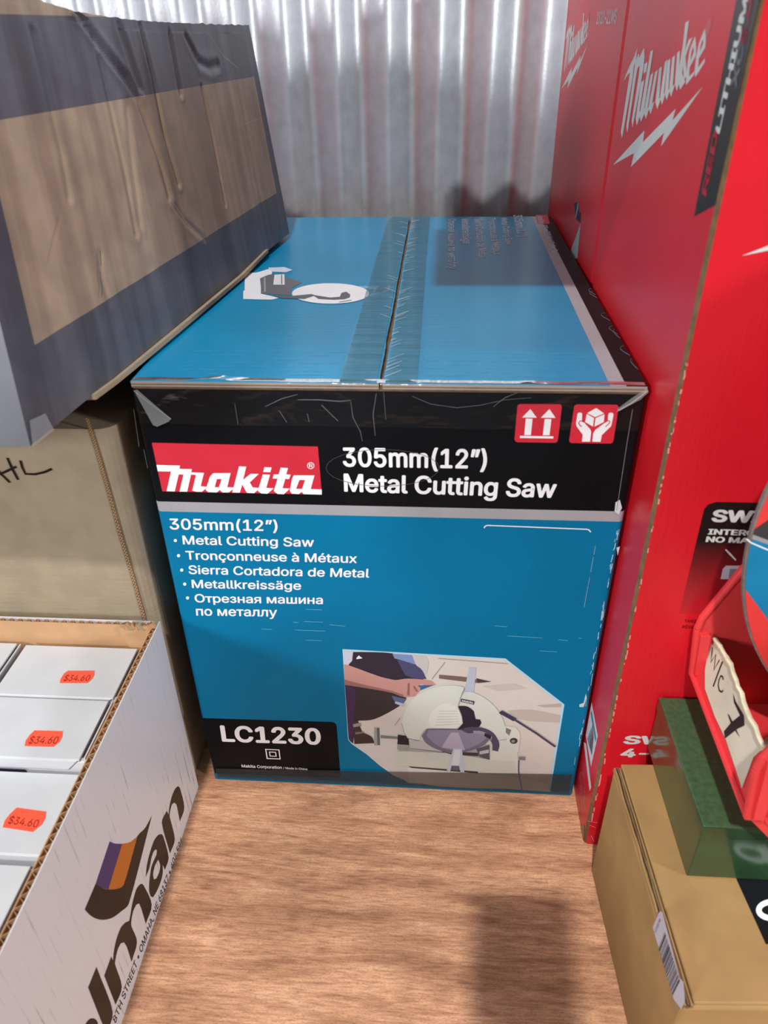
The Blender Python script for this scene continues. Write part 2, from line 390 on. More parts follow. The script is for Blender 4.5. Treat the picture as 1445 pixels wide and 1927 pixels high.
p.poly(K(*c, [(222, 200), (320, 165), (440, 190), (580, 235), (490, 285), (485, 345), (235, 330)]), DG, 2, soft=True)
p.poly(K(*c, [(345, 170), (430, 165), (432, 255), (335, 255)]), ink(212, 214, 220), 3)
p.poly(K(*c, [(402, 170), (410, 170), (412, 250), (404, 250)]), DG, 4, soft=True)
p.poly(K(*c, [(255, 195), (268, 190), (272, 315), (258, 318)]), ink(150, 150, 158), 3)
p.poly(K(*c, [(290, 110), (430, 105), (500, 130), (440, 150), (330, 145)]), ink(200, 206, 220), 3)
p.dot(K(*c, [(822, 330)])[0], 328 / 4.5156, 87 / 4.5156, ink(226, 227, 231), 3, 40)
p.poly(K(*c, [(330, 345), (480, 352), (660, 335), (690, 345), (820, 365), (900, 358), (915, 325), (955, 315), (990, 340), (985, 365), (940, 380), (850, 385), (720, 378), (680, 352), (600, 378), (400, 370)]), ink(92, 92, 100), 4)
p.poly(K(*c, [(1060, 265), (1240, 262), (1330, 256), (1322, 300), (1270, 325), (1150, 350), (1195, 292), (1090, 285)]), ink(110, 165, 205), 2)
p.poly(K(*c, [(1240, 264), (1315, 258), (1300, 295), (1260, 318), (1200, 320), (1210, 290)]), ink(60, 110, 155), 3)
p.poly(K(*c, [(890, 402), (1000, 384), (1000, 390), (900, 406)]), DG, 4, soft=True)
p.build('top_saw_picture', mk)

FRO, FRN = (0, 0, 0), (0, -1, 0)
p = Print(FRO, FRN); c = (280, 820, 4.25)     # red logo panel
p.poly(K(*c, [(24, 55), (1352, 86), (1384, 470), (108, 444)]), RED, 1)
M_ = [(62, 232), (250, 237), (246, 263), (345, 266), (340, 291), (442, 295), (416, 402), (472, 408), (425, 447), (385, 447), (348, 438), (378, 312), (338, 310), (308, 446), (246, 445), (278, 310), (240, 308), (208, 444), (143, 442), (178, 285), (72, 283)]
p.poly(K(*c, M_), WHITE, 2)
p.poly(K(*c, [(515, 298), (655, 297), (628, 410), (692, 412), (640, 452), (590, 452), (568, 432), (545, 452), (475, 450), (455, 430), (490, 325)]), WHITE, 2, [K(*c, [(545, 345), (583, 345), (562, 410), (528, 410)])])
p.poly(K(*c, [(722, 243), (780, 246), (755, 350), (815, 302), (880, 304), (808, 372), (832, 412), (890, 416), (842, 458), (785, 455), (748, 390), (728, 454), (668, 452), (678, 412)]), WHITE, 2)
p.poly(K(*c, [(925, 250), (983, 252), (972, 290), (915, 288)]), WHITE, 2)
p.poly(K(*c, [(912, 308), (970, 310), (940, 415), (1000, 418), (950, 462), (900, 460), (872, 440)]), WHITE, 2)
p.poly(K(*c, [(1055, 253), (1113, 256), (1100, 308), (1135, 310), (1122, 345), (1092, 343), (1070, 418), (1130, 420), (1080, 466), (1030, 464), (1000, 440), (1030, 342), (990, 340), (1000, 308), (1040, 306)]), WHITE, 2)
p.poly(K(*c, [(1160, 315), (1325, 316), (1295, 425), (1383, 428), (1384, 470), (1240, 466), (1222, 448), (1200, 466), (1145, 462), (1128, 440), (1145, 345)]), WHITE, 2, [K(*c, [(1205, 352), (1250, 353), (1225, 425), (1178, 423)])])
p.ring(K(*c, [(1295, 238)])[0], 29 / 4.25, 27 / 4.25, 1.3, WHITE, 2)
p.text('R', *K(*c, ((1283, 251), (1310, 252), (1282, 225))), WHITE, 2, 0.02)
p.build('logo_panel', mk)

p = Print(FRO, FRN)
p.text('305mm(12\u201d)', (647, 877), (914, 881), (645, 843), WHITE, 1, 0.03)
p.text('Metal Cutting Saw', (649, 924), (1043, 936), (648, 892), WHITE, 1, 0.03)
p.build('title_lettering', mk); p = Print(FRO, FRN)
p.text('305mm(12\u201d)', (320.5, 995.7), (521.5, 999), (318.5, 976), WHITE, 1, 0.02)
for t, a, q, r, rf, by in (('Metal Cutting Saw', (345, 1024), (590, 1028.5), (343.4, 1008), 'H', (330, 1017)),
                      ('Tron\u00e7onneuse \u00e0 M\u00e9taux', (351, 1052.5), (671, 1059), (349, 1036.8), 'H', (336, 1045.5)),
                      ('Sierra Cortadora de Metal', (356, 1079.6), (694, 1086.5), (354.7, 1064), 'H', (342, 1072.5)),
                      ('Metallkreiss\u00e4ge', (362, 1106), (566, 1109.5), (360.7, 1091), 'H', (347.6, 1099)),
                      ('\u041e\u0442\u0440\u0435\u0437\u043d\u0430\u044f \u043c\u0430\u0448\u0438\u043d\u0430', (367.7, 1133), (607, 1136.3), (366, 1118), 'H', (353, 1125)),
                      ('\u043f\u043e \u043c\u0435\u0442\u0430\u043b\u043b\u0443', (370, 1157.8), (521, 1160), (369, 1145.8), 'x', None)):
    p.text(t, a, q, r, WHITE, 1, 0.02, rf)
    if by: p.dot(by, 3, 3, WHITE, 1)
p.build('language_list', mk)

c = (340, 1320, 4.25); p = Print(FRO, FRN)
p.poly(K(*c, [(160, 132), (1205, 163), (1228, 168), (1243, 182), (1248, 205), (1278, 595), (1274, 607), (1258, 611), (275, 574)]), BLACK, 1)
p.text('LC1230', *K(*c, ((340, 315), (1113, 340), (322, 195))), WHITE, 2, 0.04)
p.poly(K(*c, [(675, 378), (790, 383), (800, 462), (688, 458)]), WHITE, 2, [K(*c, [(685, 385), (782, 389), (791, 455), (696, 451)])])
p.poly(K(*c, [(706, 399), (762, 402), (768, 440), (712, 438)]), WHITE, 2, [K(*c, [(714, 406), (755, 408), (760, 434), (719, 432)])])
p.text('Makita Corporation', *K(*c, ((490, 525), (810, 538), (487, 503))), WHITE, 2, 0.02)
p.text('/ Made in China', *K(*c, ((822, 538), (1013, 548), (820, 522))), WHITE, 2, 0.015)
p.build('model_panel', mk)

c = (960, 750, 6.568)
p = Print(FRO, FRN)
p.poly(K(*c, [(90, 88), (102, 74), (122, 67), (608, 69), (628, 78), (637, 102), (590, 508), (578, 535), (552, 546), (92, 540), (66, 530), (52, 505)]), RED, 1)
for q in ([(248, 128), (328, 235), (146, 233)], [(192, 245), (275, 248), (255, 450), (173, 450)], [(483, 128), (560, 237), (378, 236)], [(425, 250), (508, 252), (485, 452), (402, 452)], [(120, 458), (532, 465), (530, 492), (118, 485)]):
    p.poly(K(*c, q), WHITE, 2)
p.build('upright_symbol', mk, 'red square printed with two white arrows pointing up')
p = Print(FRO, FRN)
p.poly(K(*c, [(790, 95), (802, 80), (822, 72), (1308, 75), (1330, 85), (1340, 108), (1275, 520), (1262, 545), (1238, 556), (758, 550), (736, 540), (728, 515)]), RED, 1)
for q in ([(1062, 115), (1160, 182), (1048, 228), (950, 178)], [(945, 188), (1035, 238), (1022, 345), (925, 288)], [(1052, 240), (1165, 192), (1155, 290), (1040, 345)],
          [(830, 190), (840, 174), (860, 170), (885, 178), (888, 195), (885, 265), (905, 285), (990, 380), (1000, 410), (985, 530), (885, 530), (895, 445), (818, 340), (812, 300)],
          [(1210, 195), (1220, 177), (1242, 172), (1268, 178), (1275, 200), (1255, 300), (1245, 340), (1130, 450), (1115, 533), (1012, 530), (1025, 425), (1050, 385), (1185, 285), (1205, 265)]):
    p.poly(K(*c, q), WHITE, 2)
for q in ([(880, 345), (852, 318), (845, 295), (858, 276), (880, 272), (908, 290)], [(1175, 345), (1215, 312), (1230, 290), (1222, 273), (1200, 272), (1175, 290)]):
    p.stroke(K(*c, q), 0.0007, RED, 3)
p.build('fragile_symbol', mk, 'red square printed with two white hands holding a cube')
p = Print(FRO, FRN); c = (880, 960, 4.516)
p.stroke(K(*c, [(140, 152), (146, 138), (160, 130), (175, 129), (1010, 162), (1030, 167), (1045, 186)]), 0.0009, WHITE, 1)
p.build('bracket_line', mk)

# printed photograph of the saw
c = (640, 1210, 3.3605); p = Print(FRO, FRN)
def A(pts, col, lay=2): p.poly(K(*c, pts), ink(*col), lay, soft=lay > 2 and len(pts) > 5)
A([(15, 38), (1045, 97), (1418, 388), (1328, 940), (432, 885), (75, 640), (50, 610)], (170, 212, 232), 1)
A([(22, 46), (1040, 105), (1400, 392), (1312, 932), (436, 877), (82, 635), (56, 606)], (206, 200, 194), 1.6)
A([(82, 635), (300, 520), (420, 480), (900, 640), (1340, 800), (1312, 932), (436, 877)], (203, 200, 200), 3)
A([(436, 877), (425, 785), (1120, 845), (1318, 890), (1312, 932)], (212, 212, 210), 4)
A([(1060, 425), (1200, 420), (1390, 455), (1385, 500), (1200, 490), (1090, 470)], (186, 176, 168), 4)
A([(1240, 392), (1396, 380), (1396, 402), (1290, 404)], (178, 168, 160), 4)
A([(900, 270), (1100, 255), (1180, 285), (1000, 300)], (196, 186, 178), 4)
A([(28, 60), (110, 55), (330, 64), (430, 110), (500, 150), (545, 222), (480, 238), (320, 228), (60, 150)], (46, 42, 56), 3)
A([(360, 105), (440, 118), (510, 160), (546, 225), (470, 222), (410, 200)], (72, 74, 112), 4)
A([(330, 66), (455, 74), (480, 135), (400, 110), (345, 95)], (120, 142, 190), 4)
A([(455, 74), (540, 80), (560, 120), (545, 200), (510, 160), (480, 135)], (190, 190, 190), 4)
A([(30, 262), (300, 300), (420, 345), (370, 400), (215, 480), (100, 490), (82, 635), (56, 606), (40, 400)], (52, 46, 52), 3)
A([(32, 262), (102, 290), (88, 470), (82, 632), (54, 606)], (66, 44, 84), 4)
A([(22, 48), (82, 53), (76, 110), (50, 137), (24, 132)], (192, 198, 218), 4)
A([(103, 92), (118, 76), (142, 94), (105, 100)], (225, 225, 235), 4)
A([(24, 130), (60, 140), (320, 230), (430, 222), (568, 235), (606, 262), (560, 268), (500, 255), (512, 290), (470, 335), (400, 338), (320, 310), (140, 278), (28, 262)], (190, 142, 136), 5)
A([(28, 228), (140, 258), (320, 298), (400, 325), (400, 338), (320, 310), (140, 278), (28, 262)], (150, 102, 104), 6)
A([(428, 250), (440, 250), (438, 330), (424, 325)], (140, 96, 96), 6); A([(460, 270), (470, 268), (492, 300), (482, 306)], (140, 96, 96), 6)
A([(490, 265), (592, 262), (505, 296), (508, 280)], (55, 98, 152), 6)
A([(325, 330), (420, 352), (400, 380), (345, 370)], (86, 100, 140), 4); A([(350, 365), (410, 382), (400, 400), (345, 378)], (176, 182, 210), 5)
A([(82, 490), (112, 485), (140, 560), (200, 590), (218, 630), (90, 635)], (62, 48, 50), 5); A([(80, 510), (130, 500), (135, 520), (85, 530)], (150, 140, 140), 6); A([(95, 560), (150, 556), (152, 566), (98, 575)], (120, 110, 112), 6)
A([(625, 198), (800, 214), (870, 230), (955, 242), (870, 250), (790, 242), (625, 222)], (116, 98, 92), 4); A([(860, 220), (955, 242), (870, 250)], (70, 62, 62), 5)
A([(815, 150), (860, 155), (845, 310), (785, 300)], (178, 186, 206), 5)
for q, w in (([(620, 95), (1060, 128)], .0008), ([(662, 120), (580, 225)], .0008), ([(380, 470), (345, 520)], .0006)): p.stroke(K(*c, q), w, ink(150, 146, 142), 4)
A([(358, 683), (440, 640), (520, 615), (945, 640), (945, 740), (700, 705)], (160, 162, 160), 5)
A([(440, 615), (530, 615), (660, 685), (440, 668)], (182, 184, 188), 6); p.stroke(K(*c, [(440, 662), (690, 690)]), .0006, ink(70, 70, 76), 7)
A([(345, 778), (360, 680), (690, 695), (950, 735), (1110, 742), (1120, 840), (870, 812), (430, 778)], (196, 203, 196), 6)
A([(430, 775), (870, 808), (872, 820), (850, 818), (450, 785)], (62, 60, 58), 7)
A([(945, 738), (960, 680), (1008, 650), (1003, 612), (1060, 610), (1118, 685), (1120, 842), (1105, 742)], (206, 211, 204), 7)
A([(1042, 520), (1110, 530), (1136, 570), (1126, 690), (1090, 660), (1050, 606)], (208, 212, 207), 7); A([(1048, 530), (1082, 545), (1068, 580), (1046, 560)], (120, 122, 128), 8)
p.dot(K(*c, [(1097, 614)])[0], 25 / 3.36, 19 / 3.36, ink(60, 58, 62), 8); p.dot(K(*c, [(1093, 616)])[0], 12 / 3.36, 9 / 3.36, ink(140, 140, 144), 9)
A([(640, 680), (870, 690), (875, 712), (700, 700)], (60, 58, 66), 7); A([(860, 665), (945, 640), (945, 735), (880, 715)], (84, 84, 92), 7); A([(880, 680), (940, 668), (940, 690), (882, 700)], (180, 184, 190), 8)
A([(365, 575), (432, 583), (437, 640), (362, 635)], (36, 34, 40), 8); A([(362, 635), (437, 640), (432, 672), (360, 668)], (150, 152, 152), 8)
A([(255, 578), (365, 588), (365, 602), (255, 597)], (120, 122, 124), 7); A([(215, 530), (248, 532), (252, 640), (215, 642)], (152, 156, 162), 8); A([(232, 532), (248, 532), (252, 640), (236, 640)], (96, 100, 108), 9)
A([(785, 305), (830, 305), (900, 335), (970, 390), (1020, 460), (1045, 540), (1045, 602), (1000, 610), (960, 560), (900, 530), (870, 500), (840, 420), (800, 395), (745, 392), (760, 340)], (204, 210, 204), 8)
A([(745, 392), (800, 395), (845, 425), (855, 475), (885, 478), (894, 500), (880, 522), (800, 545), (740, 542), (775, 500), (770, 455)], (40, 37, 54), 9)
A([(515, 582), (550, 535), (740, 535), (900, 530), (960, 590), (900, 645), (800, 682), (700, 692), (600, 662), (540, 625)], (112, 108, 134), 8)
A([(545, 580), (560, 545), (740, 545), (880, 545), (930, 590), (880, 630), (800, 665), (700, 672), (610, 640)], (136, 132, 156), 9)
A([(700, 560), (748, 560), (790, 672), (640, 655)], (172, 168, 188), 10)
A([(785, 275), (740, 264), (640, 267), (540, 297), (460, 350), (408, 430), (390, 500), (405, 560), (430, 595), (500, 608), (520, 560), (550, 535), (740, 535), (775, 500), (768, 455), (745, 400), (760, 340)], (206, 213, 206), 10)
A([(740, 402), (680, 378), (620, 392), (575, 440), (560, 490), (572, 527), (720, 533), (770, 500), (765, 455)], (217, 222, 216), 11)
for k in range(6): p.stroke(K(*c, [(625 - 5 * k, 422 + 18 * k), (742 + 3 * k, 424 + 16 * k)]), .0005, ink(180, 186, 182), 12)
p.stroke(K(*c, [(785, 278), (760, 340), (745, 398), (768, 455), (775, 500), (745, 533)]), .0006, ink(150, 156, 152), 12)
p.stroke(K(*c, [(390, 500), (405, 560), (430, 597), (500, 610)]), .0006, ink(150, 156, 152), 12)
A([(755, 540), (830, 524), (920, 535), (975, 570), (1006, 630), (998, 680), (962, 672), (960, 630), (930, 590), (870, 560), (810, 565)], (76, 72, 96), 10)
A([(840, 548), (900, 552), (960, 585), (955, 610), (905, 575), (845, 562)], (150, 146, 160), 11); A([(915, 560), (955, 580), (950, 602), (910, 580)], (40, 38, 48), 12)
A([(715, 660), (770, 662), (785, 808), (762, 812), (752, 770), (704, 768), (696, 805), (674, 798)], (186, 198, 216), 11); A([(722, 668), (762, 668), (752, 768), (704, 766)], (206, 214, 226), 12)
A([(704, 768), (752, 770), (756, 800), (700, 796)], (90, 96, 110), 10)
A([(765, 345), (850, 362), (845, 383), (762, 365)], (52, 52, 74), 11); p.text('Makita', *K(*c, ((770, 363), (838, 377), (773, 351))), WHITE, 12, .02)
p.stroke(K(*c, [(1012, 428), (1060, 455), (1105, 480)]), .0045, ink(62, 56, 86), 10); p.stroke(K(*c, [(1105, 480), (1240, 565), (1360, 650)]), .0022, ink(70, 66, 92), 10)
p.stroke(K(*c, [(1130, 735), (1128, 800), (1136, 860), (1150, 928)]), .0012, ink(74, 72, 98), 10); A([(1128, 712), (1170, 714), (1170, 735), (1128, 732)], (122, 122, 144), 10)
p.build('product_picture', mk)

# scuffs on the printed faces
p = Print(FRO, FRN); SC = ink(176, 200, 214)
def scuff(pts, w=.0005, col=SC): p.stroke(pts, w, col, 3, taper=True)
xe = lambda y: 1220 - .1835 * (y - 728) - 9
for k in range(46):
    y = 985 + random.random() * 450; x = xe(y) - 1 + random.random() * 4; scuff([(x, y), (x - 2, y + 4 + random.random() * 12)], .0003 + random.random() * .0005)
for k in range(14):
    x = 1040 + random.random() * 60; y = 1000 + random.random() * 130; y2 = y + 14
    scuff([(xe(y) - 36, y), (xe(y2) - 36, y2)], .00025)
for q in ([(575, 1146), (606, 1147)], [(552, 1170), (562, 1171)], [(572, 1169), (608, 1170)], [(555, 1185), (612, 1187)], [(575, 1204), (606, 1205)], [(492, 1183), (512, 1184)], [(620, 1175), (650, 1178)], [(955, 1196), (1020, 1200)], [(1050, 1203), (1068, 1205)], [(1015, 1224), (1048, 1226)], [(930, 1177), (955, 1179)], [(1088, 1200), (1094, 1201)]):
    scuff(q, .0006, ink(96, 176, 210))
for q in ([(1090, 1325), (1098, 1322), (1102, 1305), (1104, 1312), (1098, 1330), (1090, 1330)], [(1158, 945), (1166, 940), (1170, 955), (1164, 968), (1156, 962)], [(1160, 1030), (1166, 1028), (1162, 1045)]): p.poly(q, ink(190, 200, 206), 3)
for q in ([(252, 770), (262, 840)], [(271, 845), (278, 880)]): scuff(q, .0004, ink(90, 94, 98))
p.stroke([(1190, 770), (1180, 830), (1160, 960)], .0004, ink(120, 122, 126), 3)
p.ring((720, 880), 107, 35, 0.9, ink(74, 76, 80), 3)
p.build('scuff_marks', mk)['kind'] = 'stuff'

p = Print(TOPO, UPZ)                          # pale dashed flute lines across the front of the top flaps
for yy in (.016, .0235, .031, .0385, .046, .054, .0615):
    for x0, x1 in ((.03, .148), (.212, .335)):
        x = x0
        while x < x1:
            l = .004 + random.random() * .022
            if random.random() < .72: p.stroke([(x, yy, BH), (min(x + l, x1), yy + .0006 * random.random(), BH)], .00035 + .0003 * random.random(), ink(72, 162, 204), 1, world=True)
            x += l + .002 + random.random() * .012
p.build('pale_flute_lines', mk)['kind'] = 'stuff'

# clear tape: along the seam, over the front top edge, along the bottom
TAPE = film('clear_tape', (66, 134, 146), 0.34, 0.14, 0.25, 25, (1, 10, 1))
TAPE_F = film('clear_tape_front', (150, 155, 160), 0.008, 0.10, 0.5, 45, (1, 1, 2.5), 1.3)
TAPE_W = film('crumpled_tape', (190, 195, 198), 0.30, 0.12, 0.6, 90)
t = MB(); ny = 50
for k in range(ny):
    ya, yb = 0.0 + BD * k / ny, 0.0 + BD * (k + 1) / ny
    for x0, x1 in ((0.152, SX - .003), (SX + .003, 0.207)):
        zz = lambda y: BH + .0012 + .0002 * math.sin(y * 300)
        t.face([(x0, ya, zz(ya)), (x1, ya, zz(ya)), (x1, yb, zz(yb)), (x0, yb, zz(yb))], TAPE)
tape = t.build('seam_tape', mk, fix=False)
t = MB(); nx_, nz_ = 150, 16; V = []; F = []
def wr(x, q):
    d = 0.0007 + 0.0009 * max(0, noise.noise(Vector((x * 40, q * 2.2, 1.7)))) + .0016 * max(0, noise.noise(Vector((x * 22 + q * 2, q * 1.2, 9.1)))) ** 2 * 3
    return d
for j in range(nz_ + 1):
    q = j / nz_
    for i in range(nx_ + 1):
        x = 0.002 + (BW - 0.004) * i / nx_
        if q < .22: a = q / .22; V.append((x, 0.0062 - 0.0067 * a - .0005, BH + wr(x, q) * (1 - .3 * a) + .0004))
        else:
            a = (q - .22) / .78; V.append((x, -wr(x, q) - .0002, BH + .0006 - 0.0335 * a))
for j in range(nz_):
    for i in range(nx_): k = j * (nx_ + 1) + i; F.append((k, k + 1, k + nx_ + 2, k + nx_ + 1))
t.shared(V, F, TAPE_F); t.build('edge_tape', mk, smooth=True, fix=False)
p = Print((0, -0.0022, 0), FRN)                # lifted tape corners; grey strokes paint highlights on its folds
p.poly([(252, 735), (258, 733), (322, 788), (318, 793), (296, 803), (288, 800)], TAPE_W, 1)
p.stroke([(252, 735), (290, 765), (322, 788)], .0005, ink(150, 155, 158, .15), 2); p.stroke([(254, 736), (275, 770), (297, 802)], .0004, ink(120, 124, 128, .15), 2)
p.poly([(1218, 730), (1220, 738), (1205, 752), (1160, 776), (1163, 768), (1190, 748)], TAPE_W, 1)
p.stroke([(1219, 735), (1190, 757), (1164, 772)], .0008, ink(170, 174, 176, .12), 2)
for q, w in (([(499, 765), (530, 750), (560, 742)], .0007), ([(560, 752), (600, 752), (640, 755), (660, 753)], .0010), ([(660, 755), (664, 785), (678, 812), (682, 830)], .0006), ([(708, 740), (702, 780), (706, 820)], .0006), ([(525, 772), (540, 795)], .0006), ([(605, 762), (636, 792)], .0008), ([(578, 778), (582, 794)], .0006), ([(442, 760), (448, 798)], .0006),
             ([(775, 745), (810, 760), (860, 767), (905, 762), (950, 752), (1000, 748)], .0005), ([(928, 765), (950, 748), (975, 738)], .0006), ([(722, 738), (726, 790)], .0004)):
    p.stroke(q, w * .6, ink(112, 116, 120, .1), 2, taper=True)
p.build('tape_folds', mk)['kind'] = 'stuff'
t = MB()
t.face([(0.004, -.0012, 0.004), (BW - .004, -.0012, 0.004), (BW - .004, -.0012, 0.034), (0.004, -.0012, 0.018)], film('bottom_tape', (40, 96, 108), 0.13, .16, .2, 30))
t.build('bottom_tape', mk, fix=False)
t = MB()                                        # fibres pulled up along the seam and the right edge
for k in range(70):
    y = .01 + random.random() * .53; s = 1 if random.random() < .75 else -1; x = SX + .002 * s; l = .003 + random.random() * .009
    t.tube([(x, y, BH + .0016), (x + s * l * .6, y + l * .6, BH + .0019), (x + s * l, y + l * 1.1, BH + .0016)], .00016, ink(190, 205, 210), 4)
for k in range(7):
    y = .01 + random.random() * .26; x = BW - .001; w_ = .002 + random.random() * .004
    t.tube([(x - w_ * math.sin(q * .52), y + .0035 * q, BH + .001 + .0012 * math.sin(q * .52)) for q in range(7)], .00013, ink(130, 130, 132, .2), 4)
t.build('frayed_tape', mk, fix=False)['kind'] = 'stuff'

# ------------------------------------------------------------------ kraft carton on the left
kx = -0.0205
kb = thing('kraft_carton', 'plain brown cardboard carton with black handwriting, standing left of the blue saw carton', 'box', (-0.19, 0.16, 0))
b = MB(); loop = round_rect(-0.38, kx, 0.0025, 0.33, 0.016, 6); n = len(loop); KH = 0.40
b.shared([(x, y, 0) for x, y in loop] + [(x, y, KH) for x, y in loop], [(i, (i + 1) % n, n + (i + 1) % n, n + i) for i in range(n)] + [tuple(reversed(range(n))), tuple(range(n, 2 * n))], KRAFT)
b.build('carton_body', kb)
p = Print((0, 0.0022, 0), FRN); BK = ink(30, 20, 18)
c = (0, 830, 3.44)
for q in ([(48, 108), (75, 170), (118, 250)], [(-60, 235), (20, 205), (105, 165)], [(-60, 120), (0, 205), (65, 268)], [(132, 125), (145, 170), (165, 212), (230, 214), (290, 200), (335, 180)]):
    p.stroke(K(*c, q), .0019, BK, 2)
p.build('handwriting', kb, 'black marker letters HL')
p = Print((0, 0.002, 0), FRN); J = [(165, 788), (185, 855), (205, 925), (228, 1010), (250, 1085), (272, 1165), (300, 1270)]
p.stroke(J, .0034, KRAFT_DK, 1)
for i in range(len(J) - 1):
    for k in range(14):
        a = k / 14; x = J[i][0] + (J[i + 1][0] - J[i][0]) * a; y = J[i][1] + (J[i + 1][1] - J[i][1]) * a
        p.dot((x - 1.6, y), 1.2, 1.6, KRAFT_IN, 2, 6); p.dot((x + 1.8, y + 2), 1.2, 1.6, KRAFT_IN, 2, 6)
p.build('corrugated_joint', kb)

# ------------------------------------------------------------------ grey printed carton lying on top
gN = Vector((-.0172, -.1050, .4462)); gF = Vector((.0397, .4377, .4462)); gL = (gF - gN).length
gb = (gF - gN).normalized(); ga = Vector((gb.y, -gb.x, 0)); _t = math.radians(7)
gu = math.cos(_t) * Vector((0, 0, 1)) - math.sin(_t) * ga; gn = gb.cross(gu)
if gn.x < 0: gn = -gn
def gst(x, y):
    q = hit(x, y, gN, gn) - gN; return q.dot(gb), q.dot(gu)
def gtop(s):
    P = [(-.1, .236), (.10, .234), (.147, .2255), (.194, .219), (.26, .2155), (.325, .2138), (.43, .2128), (.56, .2122)]
    for (a, u), (c_, v) in zip(P, P[1:]):
        if s <= c_: return u + (v - u) * (s - a) / (c_ - a) + .0012 * noise.noise(Vector((s * 90, 3, 0)))
    return .2122
CRE = []
for q, dep, sg in (([(145, 22), (190, 85), (240, 150), (262, 190), (300, 300), (318, 370)], .0045, .004), ([(225, 50), (245, 110), (262, 165)], .003, .004), ([(262, 48), (285, 140), (305, 240), (335, 345)], .003, .003), ([(178, 75), (205, 190), (235, 330), (255, 440)], .0025, .003),
                   ([(60, 60), (82, 150), (96, 212), (115, 290), (130, 370)], .002, .003), ([(318, 60), (340, 175)], .0025, .003), ([(380, 165), (402, 260), (425, 385)], .0018, .0025), ([(350, 70), (375, 118), (395, 128), (410, 122)], .003, .004), ([(325, 385), (350, 420), (385, 450)], .002, .003), ([(240, 200), (252, 330), (262, 420)], .002, .004),
                   ([(188, 480), (190, 520), (205, 570)], .0015, .003)):
    CRE.append(([gst(*v) for v in q], dep, sg))
def segd(p_, a, c_):
    dx, dy = c_[0] - a[0], c_[1] - a[1]; l = dx * dx + dy * dy; k = max(0, min(1, ((p_[0] - a[0]) * dx + (p_[1] - a[1]) * dy) / l)) if l else 0
    return math.hypot(p_[0] - a[0] - k * dx, p_[1] - a[1] - k * dy)
def gdisp(s, t_):
    d = .0010 * noise.noise(Vector((s * 16, t_ * 6, 4))) + .0006 * noise.noise(Vector((s * 45, t_ * 2, 1)))
    for s_, (q, dep, sg) in enumerate(CRE):
        m_ = min(segd((s, t_), q[i], q[i + 1]) for i in range(len(q) - 1))
        if m_ < sg * 4: d -= (dep * math.exp(-(m_ / sg) ** 2) - .3 * dep * math.exp(-((m_ - 1.8 * sg) / sg) ** 2)) * (.45 if s_ == 0 else .45)
    return d
def grey_mat():
    m = bpy.data.materials.new('grey_printed_kraft'); m.use_nodes = True; nt = m.node_tree; N = nt.nodes; Lk = nt.links; b_ = N['Principled BSDF']
    uv = N.new('ShaderNodeUVMap'); uv.uv_map = 'face'; sp = N.new('ShaderNodeSeparateXYZ'); Lk.new(uv.outputs[0], sp.inputs[0])
    def cmp(o, op, th):
        k = N.new('ShaderNodeMath'); k.operation = op; Lk.new(o, k.inputs[0]); k.inputs[1].default_value = th; return k.outputs[0]
    def mth(op, a, c_):
        k = N.new('ShaderNodeMath'); k.operation = op; Lk.new(a, k.inputs[0]); Lk.new(c_, k.inputs[1]); return k.outputs[0]
    x, y = sp.outputs[0], sp.outputs[1]
    inside = mth('MULTIPLY', mth('MULTIPLY', cmp(x, 'GREATER_THAN', .0190), cmp(x, 'LESS_THAN', .530)), mth('MULTIPLY', cmp(y, 'GREATER_THAN', .0485), cmp(y, 'LESS_THAN', .1655)))
    top = mth('MULTIPLY', cmp(y, 'GREATER_THAN', .2165), cmp(x, 'LESS_THAN', .20))
    msk = mth('MAXIMUM', inside, top)
    tc = N.new('ShaderNodeTexCoord')
    def nz(sc, st, vec, det=4):
        mp = N.new('ShaderNodeMapping'); mp.inputs['Scale'].default_value = st; Lk.new(vec, mp.inputs['Vector'])
        n_ = N.new('ShaderNodeTexNoise'); n_.inputs['Scale'].default_value = sc; n_.inputs['Detail'].default_value = det; Lk.new(mp.outputs[0], n_.inputs['Vector']); return n_.outputs['Fac']
    st = nz(30, (1, .035, 1), uv.outputs[0], 4); fi = nz(40, (1, 1, 1), tc.outputs['Object'])
    def ramp(f, c0, c1, p0=.35, p1=.65):
        r = N.new('ShaderNodeValToRGB'); r.color_ramp.elements[0].color = c0; r.color_ramp.elements[1].color = c1; r.color_ramp.elements[0].position = p0; r.color_ramp.elements[1].position = p1; Lk.new(f, r.inputs[0]); return r.outputs[0]
    kr = ramp(st, rgb(144, 124, 107), rgb(166, 146, 124), .42, .56); gr = ramp(st, rgb(72, 73, 80), rgb(90, 92, 99), .42, .56)
    mx = N.new('ShaderNodeMix'); mx.data_type = 'RGBA'; Lk.new(msk, mx.inputs[0]); Lk.new(gr, mx.inputs[6]); Lk.new(kr, mx.inputs[7])
    m2 = N.new('ShaderNodeMix'); m2.data_type = 'RGBA'; m2.blend_type = 'MULTIPLY'; m2.inputs[0].default_value = 1
    Lk.new(mx.outputs[2], m2.inputs[6]); Lk.new(ramp(fi, (.86, .86, .86, 1), (1.06, 1.06, 1.06, 1)), m2.inputs[7])
    Lk.new(m2.outputs[2], b_.inputs['Base Color']); b_.inputs['Roughness'].default_value = .42
    bp = N.new('ShaderNodeBump'); bp.inputs['Strength'].default_value = .3; bp.inputs['Distance'].default_value = .002; Lk.new(st, bp.inputs['Height']); Lk.new(bp.outputs[0], b_.inputs['Normal'])
    return m
GREY = grey_mat()
gc = thing('grey_carton', 'crushed grey and brown printed carton leaning across the top of the brown carton', 'box', (-0.15, 0.17, 0.44))
b = MB(); NS, NT = 340, 140; V = []; F = []; b.uv = {}
WD = -gn * 0.36
